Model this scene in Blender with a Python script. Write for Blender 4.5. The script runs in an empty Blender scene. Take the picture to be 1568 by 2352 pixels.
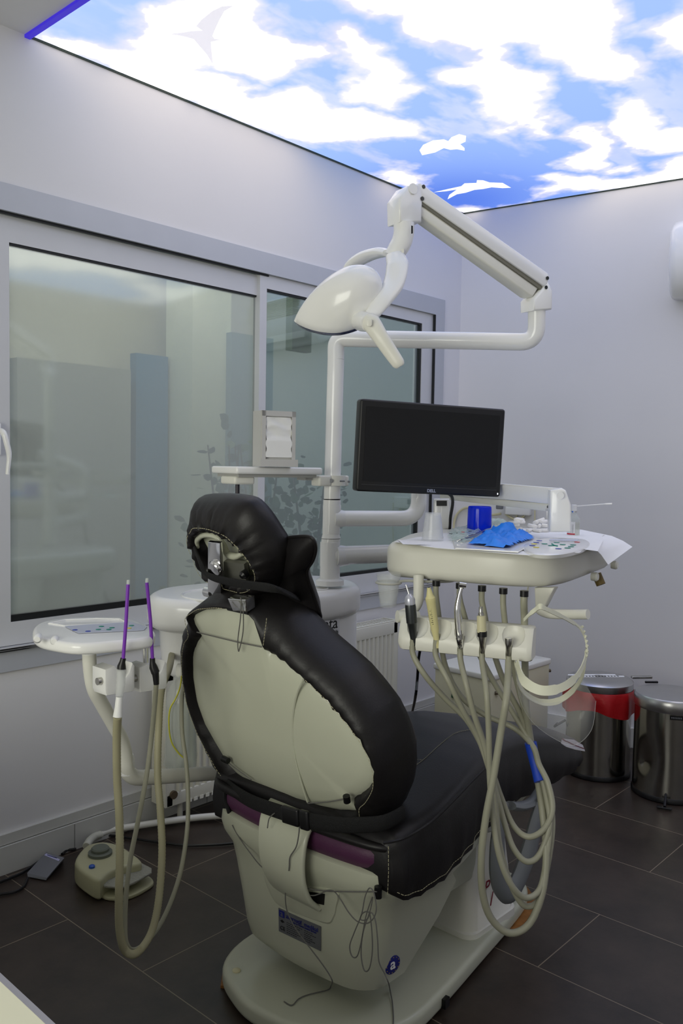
import bpy, bmesh, math, random
import numpy as np
from mathutils import Vector, Matrix

random.seed(7)
rng = np.random.RandomState(11)
S = bpy.context.scene
C = S.collection
V = Vector
PI = math.pi

# ---------------------------------------------------------------- camera
FPX, CAM_H = 1950.0, 1.40
PITCH, ROLL, YAW = math.radians(-3.1), math.radians(.95), math.radians(42.2)
_cp, _sp, _cr, _sr = math.cos(PITCH), math.sin(PITCH), math.cos(ROLL), math.sin(ROLL)
MC = np.array([[_cr, -_sr, 0], [_sr, _cr, 0], [0, 0, 1]]) @ np.array([[1, 0, 0], [0, _cp, _sp], [0, -_sp, _cp]])


def _room(v):            # (right, down, forward) -> room axes
    r, d, w = v
    return V((w * math.cos(YAW) + r * math.sin(YAW), w * math.sin(YAW) - r * math.cos(YAW), -d))


cam_d = bpy.data.cameras.new('camera')
cam = bpy.data.objects.new('camera', cam_d)
C.objects.link(cam)
_x, _y, _z = (_room(MC.T @ np.array(a)) for a in ((1, 0, 0), (0, -1, 0), (0, 0, -1)))
_m = Matrix((_x, _y, _z)).transposed().to_4x4()
_m.translation = V((0, 0, CAM_H))
cam.matrix_world = _m
cam_d.sensor_fit = 'VERTICAL'
cam_d.sensor_height = 36.0
cam_d.lens = FPX / 2352 * 36.0
cam_d.clip_start = .02
S.camera = cam


def at(px, py, z=None, y=None, x=None, t=None, pl=None):
    """where the sight line of a photograph pixel meets a plane of the room"""
    d = _room(MC.T @ np.array([px - 784, py - 1176, FPX]))
    o = V((0, 0, CAM_H))
    if t is not None:
        return o + d * (t / math.hypot(d.x, d.y))
    if z is not None:
        return o + d * ((z - CAM_H) / d.z)
    if y is not None:
        return o + d * (y / d.y)
    if x is not None:
        return o + d * (x / d.x)
    p, n = pl
    return o + d * ((V(p) - o).dot(V(n)) / d.dot(V(n)))


# ---------------------------------------------------------------- light
S.view_settings.view_transform = 'Standard'
S.view_settings.look = 'None'
S.view_settings.gamma = 1
S.view_settings.use_curve_mapping = False
S.view_settings.exposure = 0.0
PANEL = 1.12                      # printed light panel in the ceiling
world = bpy.data.worlds.new('world')
S.world = world
world.use_nodes = True
_bg = world.node_tree.nodes['Background']
_bg.inputs[0].default_value = (.62, .78, .80, 1)
_bg.inputs[1].default_value = .55


def area_light(name, loc, target, sx, sy, power, col):
    l = bpy.data.lights.new(name, 'AREA')
    l.shape = 'RECTANGLE'
    l.size, l.size_y, l.energy, l.color = sx, sy, power, col
    o = bpy.data.objects.new(name, l)
    C.objects.link(o)
    o.location = loc
    o.rotation_euler = (V(target) - V(loc)).to_track_quat('-Z', 'Y').to_euler()
    return o


# daylight through the window and door of the far end of the room, behind the photographer
area_light('daylight_window', (-1.72, .6, 1.5), (3, .6, 1.1), 1.9, 1.3, 47, (1, .985, .87))
area_light('courtyard_daylight', (2.5, 3.35, 3.2), (2.7, 4.3, 1.6), 2.6, .5, 34, (1, .96, .84))

# ---------------------------------------------------------------- materials
MATS = {}


def mat(name, col, rough=.5, metal=0., spec=.5, noise=0., nscale=8., bump=0., bscale=60., trans=0., ior=1.45,
        coat=0., emit=None, estr=0., alpha=1., sheen=0.):
    if name in MATS:
        return MATS[name]
    m = bpy.data.materials.new(name)
    m.use_nodes = True
    nt = m.node_tree
    b = nt.nodes['Principled BSDF']
    b.inputs['Base Color'].default_value = (*col, 1)
    b.inputs['Roughness'].default_value = rough
    b.inputs['Metallic'].default_value = metal
    b.inputs['Specular IOR Level'].default_value = spec
    b.inputs['Transmission Weight'].default_value = trans
    b.inputs['IOR'].default_value = ior
    b.inputs['Coat Weight'].default_value = coat
    b.inputs['Alpha'].default_value = alpha
    if sheen:
        b.inputs['Sheen Weight'].default_value = sheen
    if emit:
        b.inputs['Emission Color'].default_value = (*emit, 1)
        b.inputs['Emission Strength'].default_value = estr
    tc = nt.nodes.new('ShaderNodeTexCoord')
    if noise:
        n = nt.nodes.new('ShaderNodeTexNoise')
        n.inputs['Scale'].default_value = nscale
        n.inputs['Detail'].default_value = 6
        nt.links.new(tc.outputs['Object'], n.inputs['Vector'])
        r = nt.nodes.new('ShaderNodeValToRGB')
        r.color_ramp.elements[0].position = .3
        r.color_ramp.elements[1].position = .7
        r.color_ramp.elements[0].color = (*[c * (1 - noise) for c in col], 1)
        r.color_ramp.elements[1].color = (*[min(1, c * (1 + noise)) for c in col], 1)
        nt.links.new(n.outputs['Fac'], r.inputs['Fac'])
        nt.links.new(r.outputs['Color'], b.inputs['Base Color'])
    if bump:
        n = nt.nodes.new('ShaderNodeTexNoise')
        n.inputs['Scale'].default_value = bscale
        n.inputs['Detail'].default_value = 4
        nt.links.new(tc.outputs['Object'], n.inputs['Vector'])
        bp = nt.nodes.new('ShaderNodeBump')
        bp.inputs['Strength'].default_value = bump
        bp.inputs['Distance'].default_value = .01
        nt.links.new(n.outputs['Fac'], bp.inputs['Height'])
        nt.links.new(bp.outputs['Normal'], b.inputs['Normal'])
    MATS[name] = m
    return m


def lin(r, g, b):
    f = lambda c: (c / 255 / 12.92) if c / 255 <= .04045 else ((c / 255 + .055) / 1.055) ** 2.4
    return (f(r), f(g), f(b))


PLAST = mat('white_enamel', lin(240, 240, 237), .22, coat=.3, noise=.02, nscale=3)
PLAST2 = mat('aged_white_plastic', lin(230, 229, 218), .32, noise=.03, nscale=5)
CREAM = mat('cream_plastic', lin(214, 208, 170), .38, noise=.03)
SHELL = mat('chair_shell_plastic', lin(193, 195, 175), .3, coat=.15, noise=.03, nscale=3)
LEATH = mat('black_leatherette', lin(25, 23, 24), .44, spec=.42, noise=.1, nscale=30, bump=.05, bscale=200)
BLACK = mat('black_plastic', lin(16, 16, 18), .35)
BELT = mat('black_webbing', lin(13, 13, 14), .8, bump=.4, bscale=400)
THREAD = mat('pale_thread', lin(175, 170, 140), .8)
CORD = mat('grey_cord', lin(105, 104, 100), .75)
PURPLE = mat('purple_upholstery', lin(82, 42, 74), .5, bump=.1, bscale=200)
CHROME = mat('chrome', (.78, .78, .78), .08, metal=1)
STEEL = mat('brushed_steel', (.50, .49, .46), .24, metal=1, noise=.08, nscale=12)
ALU = mat('window_aluminium', lin(208, 209, 210), .42, metal=.08, noise=.02)
ALU2 = mat('window_frame_grey', lin(190, 193, 198), .42, metal=.12, noise=.02)
GASK = mat('dark_gasket', lin(22, 24, 24), .5)
HOSE = mat('beige_hose', lin(158, 157, 138), .42, noise=.04)
HOSE2 = mat('ribbed_olive_hose', lin(166, 161, 130), .5, noise=.05)
CLEAR = mat('clear_plastic', (.93, .96, .95), .06, trans=1, ior=1.12)
WHITE = mat('white_paper', lin(240, 240, 238), .7, bump=.1, bscale=40)
GREYP = mat('grey_plastic', lin(120, 122, 126), .45)
ARMG = mat('armrest_grey', lin(118, 122, 124), .4)
BLUE = mat('nitrile_blue', lin(30, 135, 245), .5, noise=.06, nscale=60)
INK = mat('black_ink', lin(20, 20, 24), .6)
WOOD = mat('wood_shim', lin(150, 100, 45), .6, noise=.25, nscale=40)

# ---------------------------------------------------------------- helpers
POS = {}


def tag(o, label=None, cat=None, group=None, kind=None):
    if label:
        o['label'] = label
    if cat:
        o['category'] = cat
    if group:
        o['group'] = group
    if kind:
        o['kind'] = kind
    return o


def thing(name, loc, label, cat, group=None):
    o = bpy.data.objects.new(name, None)
    o.empty_display_size = .05
    C.objects.link(o)
    o.location = loc
    POS[o.name] = V(loc)
    return tag(o, label, cat, group)


def catmull(pts, n=8, closed=False):
    P = [V(p) for p in pts]
    if len(P) < 3 and not closed:
        return P
    out = []
    m = len(P)
    rng_ = range(m if closed else m - 1)
    for i in rng_:
        if closed:
            a, b, c, d = P[(i - 1) % m], P[i], P[(i + 1) % m], P[(i + 2) % m]
        else:
            a, b, c, d = P[max(i - 1, 0)], P[i], P[i + 1], P[min(i + 2, m - 1)]
        for k in range(n):
            s = k / n
            out.append(.5 * ((2 * b) + (c - a) * s + (2 * a - 5 * b + 4 * c - d) * s * s + (3 * b - a - 3 * c + d) * s ** 3))
    if not closed:
        out.append(P[-1])
    return out


def fillet(pts, r, n=6):
    """polyline with rounded corners"""
    P = [V(p) for p in pts]
    out = [P[0]]
    for i in range(1, len(P) - 1):
        a = (P[i - 1] - P[i]); b = (P[i + 1] - P[i])
        rr = min(r, a.length * .49, b.length * .49)
        A = P[i] + a.normalized() * rr
        B = P[i] + b.normalized() * rr
        for k in range(n + 1):
            s = k / n
            out.append((1 - s) ** 2 * A + 2 * s * (1 - s) * P[i] + s * s * B)
    out.append(P[-1])
    return out


SPLIT = set('''arm_knuckle side_cover draw_cord latch_knob cord_toggle side_knob hose_collar keypad_button arm_bolt knuckle_cap
pole_joint screw_hole holder_knob tip_holder wooden_shim chrome_rod wall_bracket clamp_screw lid_tape light_slot tile_joint
window_handle steel_instruments strap_stud vent_slot liner_flap tube_collar rail_bracket pole_clamp shelf_rail socket_cable red_mark
rating_mark dispenser_body cotton_filling frame_gasket track_gasket sill_rail courtyard_pot cup_ring headrest_shell spring_arm napkins'''.split())


class MB:
    def __init__(s):
        s.bm = bmesh.new()

    def ring(s, pts):
        return [s.bm.verts.new(p) for p in pts]

    def skin(s, rings, cap0=True, cap1=True, closed=True):
        R = [s.ring(r) for r in rings]
        n = len(R[0])
        for a, b in zip(R, R[1:]):
            for i in range(n if closed else n - 1):
                j = (i + 1) % n
                try:
                    s.bm.faces.new((a[i], a[j], b[j], b[i]))
                except ValueError:
                    pass
        if cap0:
            s.bm.faces.new(list(reversed(R[0])))
        if cap1:
            s.bm.faces.new(R[-1])
        return R

    def tube(s, pts, r, seg=12, closed=False, flat=1., up=None, ribs=0.):
        P = [V(p) for p in pts]
        n = len(P)
        rr = r if isinstance(r, (list, tuple)) else [r] * n
        if len(rr) != n:
            m_ = len(rr) - 1
            rr = [float(v) for v in np.interp([i / (n - 1) * m_ for i in range(n)], range(m_ + 1), rr)]
        rings = []
        prev = None
        for i in range(n):
            if closed:
                t = (P[(i + 1) % n] - P[(i - 1) % n])
            else:
                t = P[min(i + 1, n - 1)] - P[max(i - 1, 0)]
            t = t.normalized() if t.length > 1e-9 else V((0, 0, 1))
            if prev is None:
                u = V(up) if up is not None else (V((0, 0, 1)) if abs(t.z) < .9 else V((1, 0, 0)))
            else:
                u = prev
            u = (u - t * u.dot(t)).normalized()
            prev = u
            w = t.cross(u)
            q = rr[i] * (1 + ribs * (1 if i % 2 else -1))
            rings.append([P[i] + q * (u * math.cos(a) * flat + w * math.sin(a)) for a in [2 * PI * k / seg for k in range(seg)]])
        if closed:
            rings.append(rings[0])
            s.skin(rings, False, False)
            bmesh.ops.remove_doubles(s.bm, verts=s.bm.verts, dist=1e-6)
        else:
            s.skin(rings)
        return s

    def lathe(s, prof, o, ax=(0, 0, 1), seg=28, sx=1., capped=True):
        """prof: (radius, height) pairs"""
        ax = V(ax).normalized()
        u = V((1, 0, 0)) if abs(ax.x) < .9 else V((0, 1, 0))
        u = (u - ax * u.dot(ax)).normalized()
        w = ax.cross(u)
        o = V(o)
        s.skin([[o + ax * h + max(r, 1e-5) * (u * math.cos(a) * sx + w * math.sin(a)) for a in [2 * PI * k / seg for k in range(seg)]]
                for r, h in prof], capped, capped)
        return s

    def prism(s, poly, ax, h, bev=0., nb=3):
        """poly: 3-D points of a flat outline, pushed h along ax, both rims rounded by bev"""
        ax = V(ax).normalized()
        P = [V(p) for p in poly]
        n = len(P)
        c = sum(P, V()) / n
        if not bev:
            s.skin([P, [p + ax * h for p in P]])
            return s

        area = sum((P[i] - c).cross(P[(i + 1) % n] - c).dot(ax) for i in range(n))
        sgn = 1 if area > 0 else -1

        def inset(d):
            out = []
            for i in range(n):
                e0 = (P[i] - P[i - 1]); e1 = (P[(i + 1) % n] - P[i])
                n0 = ax.cross(e0).normalized() * sgn
                n1 = ax.cross(e1).normalized() * sgn
                m = n0 + n1
                m = m.normalized() if m.length > 1e-6 else n0
                out.append(P[i] + m * d / max(.5, m.dot(n0)))
            return out
        ang = [k / nb * PI / 2 for k in range(nb + 1)]
        lo = [[p + ax * bev * (1 - math.sin(a)) for p in inset(bev * (1 - math.cos(a)))] for a in reversed(ang)]
        hi = [[p + ax * (h - bev * (1 - math.sin(a))) for p in inset(bev * (1 - math.cos(a)))] for a in ang]
        s.skin(lo + hi)
        return s

    def box(s, c, size, R=None, bev=0.):
        R = R or Matrix.Identity(3)
        c = V(c)
        hx, hy, hz = [q / 2 for q in size]
        if bev:
            poly = rrect(hx * 2, hy * 2, min(bev * 1.4, hx * .9, hy * .9), 4)
            P = [c + R @ V((a, b, -hz)) for a, b in poly]
            return s.prism(P, R @ V((0, 0, 1)), hz * 2, min(bev, hz * .9))
        P = [c + R @ V((a, b, -hz)) for a, b in ((-hx, -hy), (hx, -hy), (hx, hy), (-hx, hy))]
        return s.prism(P, R @ V((0, 0, 1)), hz * 2)

    def obj(s, name, m, parent=None, smooth=40, **tags):
        bm = s.bm
        if name in SPLIT and parent is not None:      # every loose piece becomes a part of its own
            left = set(bm.verts)
            groups = []
            while left:
                seed = left.pop(); st_ = [seed]; g = {seed}
                while st_:
                    v = st_.pop()
                    for e in v.link_edges:
                        w = e.other_vert(v)
                        if w in left:
                            left.discard(w); g.add(w); st_.append(w)
                groups.append(g)
            if len(groups) > 1:
                out = []
                for g in sorted(groups, key=lambda g: -len(g)):
                    nb = MB(); mp = {v: nb.bm.verts.new(v.co) for v in g}
                    fs_ = {f for v in g for f in v.link_faces}
                    for f in sorted(fs_, key=lambda f: f.index):
                        nb.bm.faces.new([mp[v] for v in f.verts])
                    out.append(nb._obj(name, m, parent, smooth, **tags))
                bm.free()
                return out[0]
        return s._obj(name, m, parent, smooth, **tags)

    def _obj(s, name, m, parent=None, smooth=40, **tags):
        bm = s.bm
        bmesh.ops.recalc_face_normals(bm, faces=bm.faces)
        loc = V((0, 0, 0))
        if parent is None:
            xs = [v.co for v in bm.verts]
            lo = V([min(v[i] for v in xs) for i in range(3)])
            hi = V([max(v[i] for v in xs) for i in range(3)])
            loc = V(((lo.x + hi.x) / 2, (lo.y + hi.y) / 2, lo.z))
            for v in bm.verts:
                v.co -= loc
        me = bpy.data.meshes.new(name)
        bm.to_mesh(me)
        bm.free()
        if smooth:
            me.shade_smooth()
            me.set_sharp_from_angle(angle=math.radians(smooth))
        me.materials.append(m)
        o = bpy.data.objects.new(name, me)
        C.objects.link(o)
        o.location = loc
        if parent is not None:
            o.parent = parent
            o.matrix_parent_inverse = Matrix.Translation(-POS.get(parent.name, V((0, 0, 0))))
        POS[o.name] = loc
        if tags:
            tag(o, tags.get('label'), tags.get('cat'), tags.get('group'), tags.get('kind'))
        return o


def rrect(w, h, r, n=6):
    out = []
    for cx, cy, a0 in ((w / 2 - r, h / 2 - r, 0), (-w / 2 + r, h / 2 - r, 90), (-w / 2 + r, -h / 2 + r, 180), (w / 2 - r, -h / 2 + r, 270)):
        for k in range(n + 1):
            a = math.radians(a0 + 90 * k / n)
            out.append((cx + r * math.cos(a), cy + r * math.sin(a)))
    return out


def basis(x, z):
    """3x3 with the given x axis and (made square) z axis"""
    x = V(x).normalized(); z = V(z)
    z = (z - x * z.dot(x)).normalized()
    y = z.cross(x)
    return Matrix((x, y, z)).transposed()


def resample(poly, n):
    P = [V(p) for p in poly]
    L = [0]
    m = len(P)
    for i in range(m):
        L.append(L[-1] + (P[(i + 1) % m] - P[i]).length)
    out = []
    j = 0
    for k in range(n):
        d = L[-1] * k / n
        while L[j + 1] < d:
            j += 1
        s = (d - L[j]) / max(1e-9, L[j + 1] - L[j])
        out.append(P[j].lerp(P[(j + 1) % m], s))
    return out


def text(body, size, loc, xdir, up, m, parent, name='lettering', depth=.0004, bold=0, shear=0, align='CENTER'):
    cu = bpy.data.curves.new(name, 'FONT')
    cu.body = body
    cu.size = size
    cu.extrude = depth
    cu.offset = bold
    cu.shear = shear
    cu.align_x = align
    cu.align_y = 'CENTER'
    tmp = bpy.data.objects.new(name, cu)
    C.objects.link(tmp)
    dg = bpy.context.evaluated_depsgraph_get()
    me = bpy.data.meshes.new_from_object(tmp.evaluated_get(dg))
    bpy.data.objects.remove(tmp)
    x = V(xdir).normalized(); u = V(up)
    u = (u - x * u.dot(x)).normalized()
    M = Matrix((x, u, x.cross(u))).transposed().to_4x4()
    M.translation = V(loc)
    me.transform(M)
    me.materials.clear()
    me.materials.append(m)
    o = bpy.data.objects.new(name, me)
    C.objects.link(o)
    o.parent = parent
    o.matrix_parent_inverse = Matrix.Translation(-POS.get(parent.name, V((0, 0, 0))))
    POS[o.name] = V((0, 0, 0))
    return o


def copy_thing(root, loc, rz=0, label=None):
    r = root.copy(); C.objects.link(r)
    r.location = loc
    r.rotation_euler = (r.rotation_euler.x, r.rotation_euler.y, rz)
    if label:
        r['label'] = label
    for ch in root.children:
        c = ch.copy(); C.objects.link(c); c.parent = r
        for g in ch.children:
            d = g.copy(); C.objects.link(d); d.parent = c
    return r

# ================================================================ ROOM
WY = 2.734                       # window wall
CZ = 2.807                       # ceiling
K1 = V((3.974, 2.734, 0))        # far corner
K2 = V((4.168, 1.601, 0))
_dr = (K2 - K1).normalized()     # right wall runs this way
RN = V((_dr.y, -_dr.x, 0))       # its normal (towards the room: -X)
if RN.x > 0:
    RN = -RN


def rx(y):                       # x of the right wall at a given y
    return K1.x + (y - K1.y) * _dr.x / _dr.y


WALLM = mat('white_wall_paint', lin(226, 225, 225), .75, noise=.015, nscale=2, bump=.05, bscale=25)
CEILM = mat('ceiling_paint', lin(222, 222, 222), .8, noise=.01)
BASEM = mat('baseboard_tile', lin(206, 206, 200), .35, noise=.02)
X0, Y0 = -1.75, -1.9
WX0, WX1, WZ0, WZ1 = 1.05, 3.81, .69, 2.305


def slab(name, x0, x1, y0, y1, z0, z1, m, parent=None, **k):
    b = MB(); b.box(((x0 + x1) / 2, (y0 + y1) / 2, (z0 + z1) / 2), (x1 - x0, y1 - y0, z1 - z0))
    return b.obj(name, m, parent, smooth=0, **k)


# floor tiles: 60 x 60 cm staggered, grout lines
FT = bpy.data.materials.new('dark_slate_tiles'); FT.use_nodes = True
nt = FT.node_tree; N = nt.nodes; Lk = nt.links
bs = N['Principled BSDF']
tc = N.new('ShaderNodeTexCoord'); mp = N.new('ShaderNodeMapping')
br = N.new('ShaderNodeTexBrick')
br.offset = .5; br.inputs['Scale'].default_value = 1
br.inputs['Brick Width'].default_value = .78; br.inputs['Row Height'].default_value = .3895
br.inputs['Mortar Size'].default_value = .0016; br.inputs['Mortar Smooth'].default_value = .1
br.inputs['Color1'].default_value = (1, 1, 1, 1); br.inputs['Color2'].default_value = (.72, .72, .72, 1)
br.inputs['Mortar'].default_value = (0, 0, 0, 1)
n1 = N.new('ShaderNodeTexNoise'); n1.inputs['Scale'].default_value = 5; n1.inputs['Detail'].default_value = 9; n1.inputs['Roughness'].default_value = .65
cr = N.new('ShaderNodeValToRGB')
cr.color_ramp.elements[0].position = .3; cr.color_ramp.elements[0].color = (*lin(35, 28, 23), 1)
cr.color_ramp.elements[1].position = .72; cr.color_ramp.elements[1].color = (*lin(67, 56, 48), 1)
mx = N.new('ShaderNodeMix'); mx.data_type = 'RGBA'; mx.blend_type = 'MULTIPLY'; mx.inputs[0].default_value = .45
mm = N.new('ShaderNodeMix'); mm.data_type = 'RGBA'
mm.inputs[7].default_value = (*lin(128, 116, 98), 1)
sx = N.new('ShaderNodeSeparateXYZ'); cx_ = N.new('ShaderNodeCombineXYZ')      # the rows run across the room
Lk.new(tc.outputs['Object'], mp.inputs['Vector']); Lk.new(mp.outputs[0], sx.inputs[0])
Lk.new(sx.outputs['Y'], cx_.inputs['X']); Lk.new(sx.outputs['X'], cx_.inputs['Y']); Lk.new(cx_.outputs[0], br.inputs['Vector'])
Lk.new(tc.outputs['Object'], n1.inputs['Vector']); Lk.new(n1.outputs['Fac'], cr.inputs['Fac'])
Lk.new(cr.outputs[0], mx.inputs[6]); Lk.new(br.outputs['Color'], mx.inputs[7])
Lk.new(mx.outputs[2], mm.inputs[6]); Lk.new(br.outputs['Fac'], mm.inputs[0])
Lk.new(mm.outputs[2], bs.inputs['Base Color'])
bs.inputs['Roughness'].default_value = .38
bp = N.new('ShaderNodeBump'); bp.inputs['Strength'].default_value = .25; bp.inputs['Distance'].default_value = .004
Lk.new(n1.outputs['Fac'], bp.inputs['Height']); Lk.new(bp.outputs[0], bs.inputs['Normal'])
TILE_ROT, TILE_OFF = 0., (-1.325, -1.523)
mp.inputs['Rotation'].default_value = (0, 0, TILE_ROT)
mp.inputs['Location'].default_value = (TILE_OFF[0], TILE_OFF[1], 0)

fl = slab('floor', X0, 5.6, Y0, 3.0, -.08, 0, FT, kind='structure')
fl.data.transform(Matrix.Translation(fl.location)); fl.location = (0, 0, 0)
POS[fl.name] = V((0, 0, 0))

# walls
b = MB()
for x0, x1, z0, z1 in ((X0, WX0, 0, CZ + .1), (WX1, 4.3, 0, CZ + .1), (WX0, WX1, 0, WZ0), (WX0, WX1, WZ1, CZ + .1)):
    b.box(((x0 + x1) / 2, WY + .1, (z0 + z1) / 2), (x1 - x0, .2, z1 - z0))
b.obj('wall_left', WALLM, smooth=0, kind='structure')
b = MB()
P = [V((rx(WY), WY, 0)), V((rx(Y0), Y0, 0)), V((rx(Y0) + .2, Y0, 0)), V((rx(WY) + .2, WY, 0))]
b.prism(P, (0, 0, 1), CZ + .1)
b.obj('wall_right', WALLM, smooth=0, kind='structure')
b = MB()
for y0, y1, z0, z1 in ((Y0, -.4, 0, CZ), (1.6, WY, 0, CZ), (-.4, 1.6, 0, .8), (-.4, 1.6, 2.2, CZ)):
    b.box((X0 - .05, (y0 + y1) / 2, (z0 + z1) / 2), (.1, y1 - y0, z1 - z0))
b.obj('wall_back', WALLM, smooth=0, kind='structure')
slab('wall_front', X0, 5.2, Y0 - .1, Y0, 0, CZ, WALLM, kind='structure')
PX0, PY0 = 1.42, -.9
b = MB()
b.box(((X0 + PX0) / 2, (Y0 + WY) / 2, CZ + .05), (PX0 - X0, WY - Y0, .1))
b.box(((PX0 + 5.2) / 2, (Y0 + PY0) / 2, CZ + .05), (5.2 - PX0, PY0 - Y0, .1))
b.obj('ceiling', CEILM, smooth=0, kind='structure')

# baseboard: tall band with a ledge and tile joints
b = MB()
b.box(((X0 + 3.95) / 2, WY - .012, .048), (3.95 - X0, .024, .096))
b.box(((X0 + 3.95) / 2, WY - .008, .117), (3.95 - X0, .016, .036))
bl = b.obj('baseboard_left', BASEM, smooth=0, kind='structure')
b = MB()
for i in range(7):
    x = 1.585 + (i - 1) * .605
    b.box((x, WY - .0245, .048), (.002, .001, .094))
b.obj('tile_joint', mat('joint_grey', lin(120, 120, 115), .8), bl, smooth=0)
b = MB()
P = [K1 + RN * .012 - _dr * 0, K1 + _dr * 4.6 + RN * .012, K1 + _dr * 4.6, K1]
b.prism(P, (0, 0, 1), .1)
b.obj('baseboard_right', BASEM, smooth=0, kind='structure')

# ---- printed sky light panel
NU, NV = 620, 620
ux = np.linspace(0, 1, NU); vy = np.linspace(PY0, WY - .008, NV)
GX = np.zeros((NV, NU)); GY = np.zeros((NV, NU))
for j, y in enumerate(vy):
    GX[j] = PX0 + .006 + ux * (rx(y) - .008 - PX0 - .006); GY[j] = y


def vnoise(x, y, seed):
    r = np.random.RandomState(seed).rand(256, 256)
    xi = np.floor(x).astype(int); yi = np.floor(y).astype(int)
    fx = x - xi; fy = y - yi
    fx = fx * fx * (3 - 2 * fx); fy = fy * fy * (3 - 2 * fy)
    g = lambda a, c: r[a % 256, c % 256]
    return (g(xi, yi) * (1 - fx) + g(xi + 1, yi) * fx) * (1 - fy) + (g(xi, yi + 1) * (1 - fx) + g(xi + 1, yi + 1) * fx) * fy


def fbm(x, y, seed, o=6, g=.55):
    s = 0; a = 1; t = 0
    for k in range(o):
        s = s + a * vnoise(x * 2 ** k + 17 * k, y * 2 ** k + 31 * k, seed + k); t += a; a *= g
    return s / t


def c2(L):
    return [(784 + a / 2, c / 2) for a, c in L]


CLOUDS = [
    [(57, 80), (150, 85), (260, 92), (330, 75), (350, 30), (420, 0), (500, -60), (600, -40), (600, 0), (650, 60), (740, 105), (752, 130), (700, 150), (600, 175), (520, 165),
     (440, 150), (420, 152), (500, 172), (570, 195), (560, 210), (640, 205), (700, 195), (730, 215), (760, 230), (850, 250), (900, 275), (975, 300), (985, 320), (940, 325), (870, 330), (840, 345),
     (760, 335), (720, 335), (640, 312), (540, 290), (400, 230), (200, 140)],
    [(620, -90), (680, 0), (784, 22), (844, 45), (904, 50), (900, 80), (959, 120), (994, 115), (1034, 108), (1164, 120), (1209, 108), (1264, 132), (1314, 155), (1330, 180), (1384, 187), (1474, 187),
     (1484, 145), (1450, 130), (1424, 110), (1414, 50), (1384, 0), (1360, -90)],
    [(784, 50), (829, 65), (874, 90), (909, 145), (934, 190), (959, 200), (949, 235), (919, 260), (874, 235), (814, 220), (829, 200), (814, 185), (784, 135), (760, 90), (740, 70)],
    c2([(370, 330), (430, 290), (560, 280), (500, 245), (560, 235), (720, 240), (800, 270), (830, 340), (920, 350), (900, 390), (960, 460), (1000, 510), (1040, 530), (1000, 620), (900, 620), (850, 580), (750, 595),
        (690, 570), (600, 540), (590, 480), (560, 410), (480, 390), (400, 370)]),
    c2([(890, 600), (1000, 600), (1060, 600), (1170, 560), (1200, 620), (1260, 640), (1220, 690), (1250, 740), (1210, 780), (1040, 785), (1010, 740), (1070, 690), (1050, 660), (980, 630)]),
    c2([(1230, 470), (1300, 430), (1400, 430), (1460, 500), (1500, 600), (1568, 590), (1700, 560), (1700, 700), (1568, 705), (1500, 700), (1340, 680), (1310, 610), (1260, 560), (1250, 520)]),
    c2([(1430, 140), (1568, 30), (1700, 0), (1700, 245), (1568, 245), (1440, 250), (1460, 200), (1430, 180)]),
    c2([(900, 820), (960, 790), (1150, 790), (1240, 810), (1340, 810), (1470, 800), (1480, 760), (1568, 735), (1700, 700), (1700, 850), (1400, 860), (1100, 890), (1000, 905), (900, 920), (880, 880), (950, 860)]),
    c2([(1230, 770), (1370, 755), (1360, 780), (1250, 785)]),
    c2([(150, 785), (230, 745), (330, 760), (400, 790), (370, 870), (300, 860), (230, 840), (190, 820)]),
    c2([(720, 950), (800, 935), (860, 925), (850, 940), (760, 955)]),
    c2([(520, 955), (570, 950), (600, 962), (560, 975)]),
]


def sdf(poly, x, y):
    d = np.full(x.shape, 1e9); inside = np.zeros(x.shape, bool)
    n = len(poly)
    for i in range(n):
        ax_, ay = poly[i]; bx_, by = poly[(i + 1) % n]
        ex, ey = bx_ - ax_, by - ay
        wx, wy = x - ax_, y - ay
        t = np.clip((wx * ex + wy * ey) / (ex * ex + ey * ey + 1e-12), 0, 1)
        d = np.minimum(d, np.hypot(wx - ex * t, wy - ey * t))
        c = ((ay > y) != (by > y)) & (x < (bx_ - ax_) * (y - ay) / (by - ay + 1e-12) + ax_)
        inside ^= c
    return np.where(inside, d, -d)


wx_ = (fbm(GX * 3.2, GY * 3.2, 3) - .5) * .24
wy_ = (fbm(GX * 3.2 + 40, GY * 3.2 + 9, 5) - .5) * .24
wx_ += (fbm(GX * 14, GY * 14, 13) - .5) * .07
wy_ += (fbm(GX * 14 + 40, GY * 14 + 9, 15) - .5) * .07
dens = np.full(GX.shape, -1.)
for c in CLOUDS:
    poly = [(q.x, q.y) for q in (at(px, py, z=CZ) for px, py in c)]
    dens = np.maximum(dens, sdf(poly, GX + wx_, GY + wy_))
f1 = fbm(GX * 5, GY * 5, 21)
# outside the photographed part the print simply goes on
far = fbm(GX * 1.1 + 3, GY * 1.6, 51)
wisp = np.clip((fbm(GX * 3.0, GY * 7.0, 77) - .5) * 3.2, 0, .5)
cl = np.clip(dens / .085 + .5 + (f1 - .5) * 1.7, 0, 1)
outv = (GY < 1.2) & (GX < 3.4)
cl = np.where(GY < .75, np.maximum(cl, np.clip((far - .42) * 5, 0, 1)), cl)
cl = np.maximum(cl, wisp * np.clip(1 + dens / .35, 0, 1) * .9)
veil = sdf([(q.x, q.y) for q in (at(a, c_, z=CZ) for a, c_ in ((75, 60), (180, 85), (300, 120), (360, 80), (330, 30), (250, -20), (100, 0)))], GX + wx_, GY + wy_)
cl = cl * (1 - .62 * np.clip(veil / .10 + .2 + (f1 - .5), 0, 1))
cl = cl ** 1.1
k1 = at(1040, 465, z=CZ)
deep = np.exp(-((GX - k1.x) ** 2 + (GY - k1.y) ** 2) / .55 ** 2)[..., None]
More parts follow.
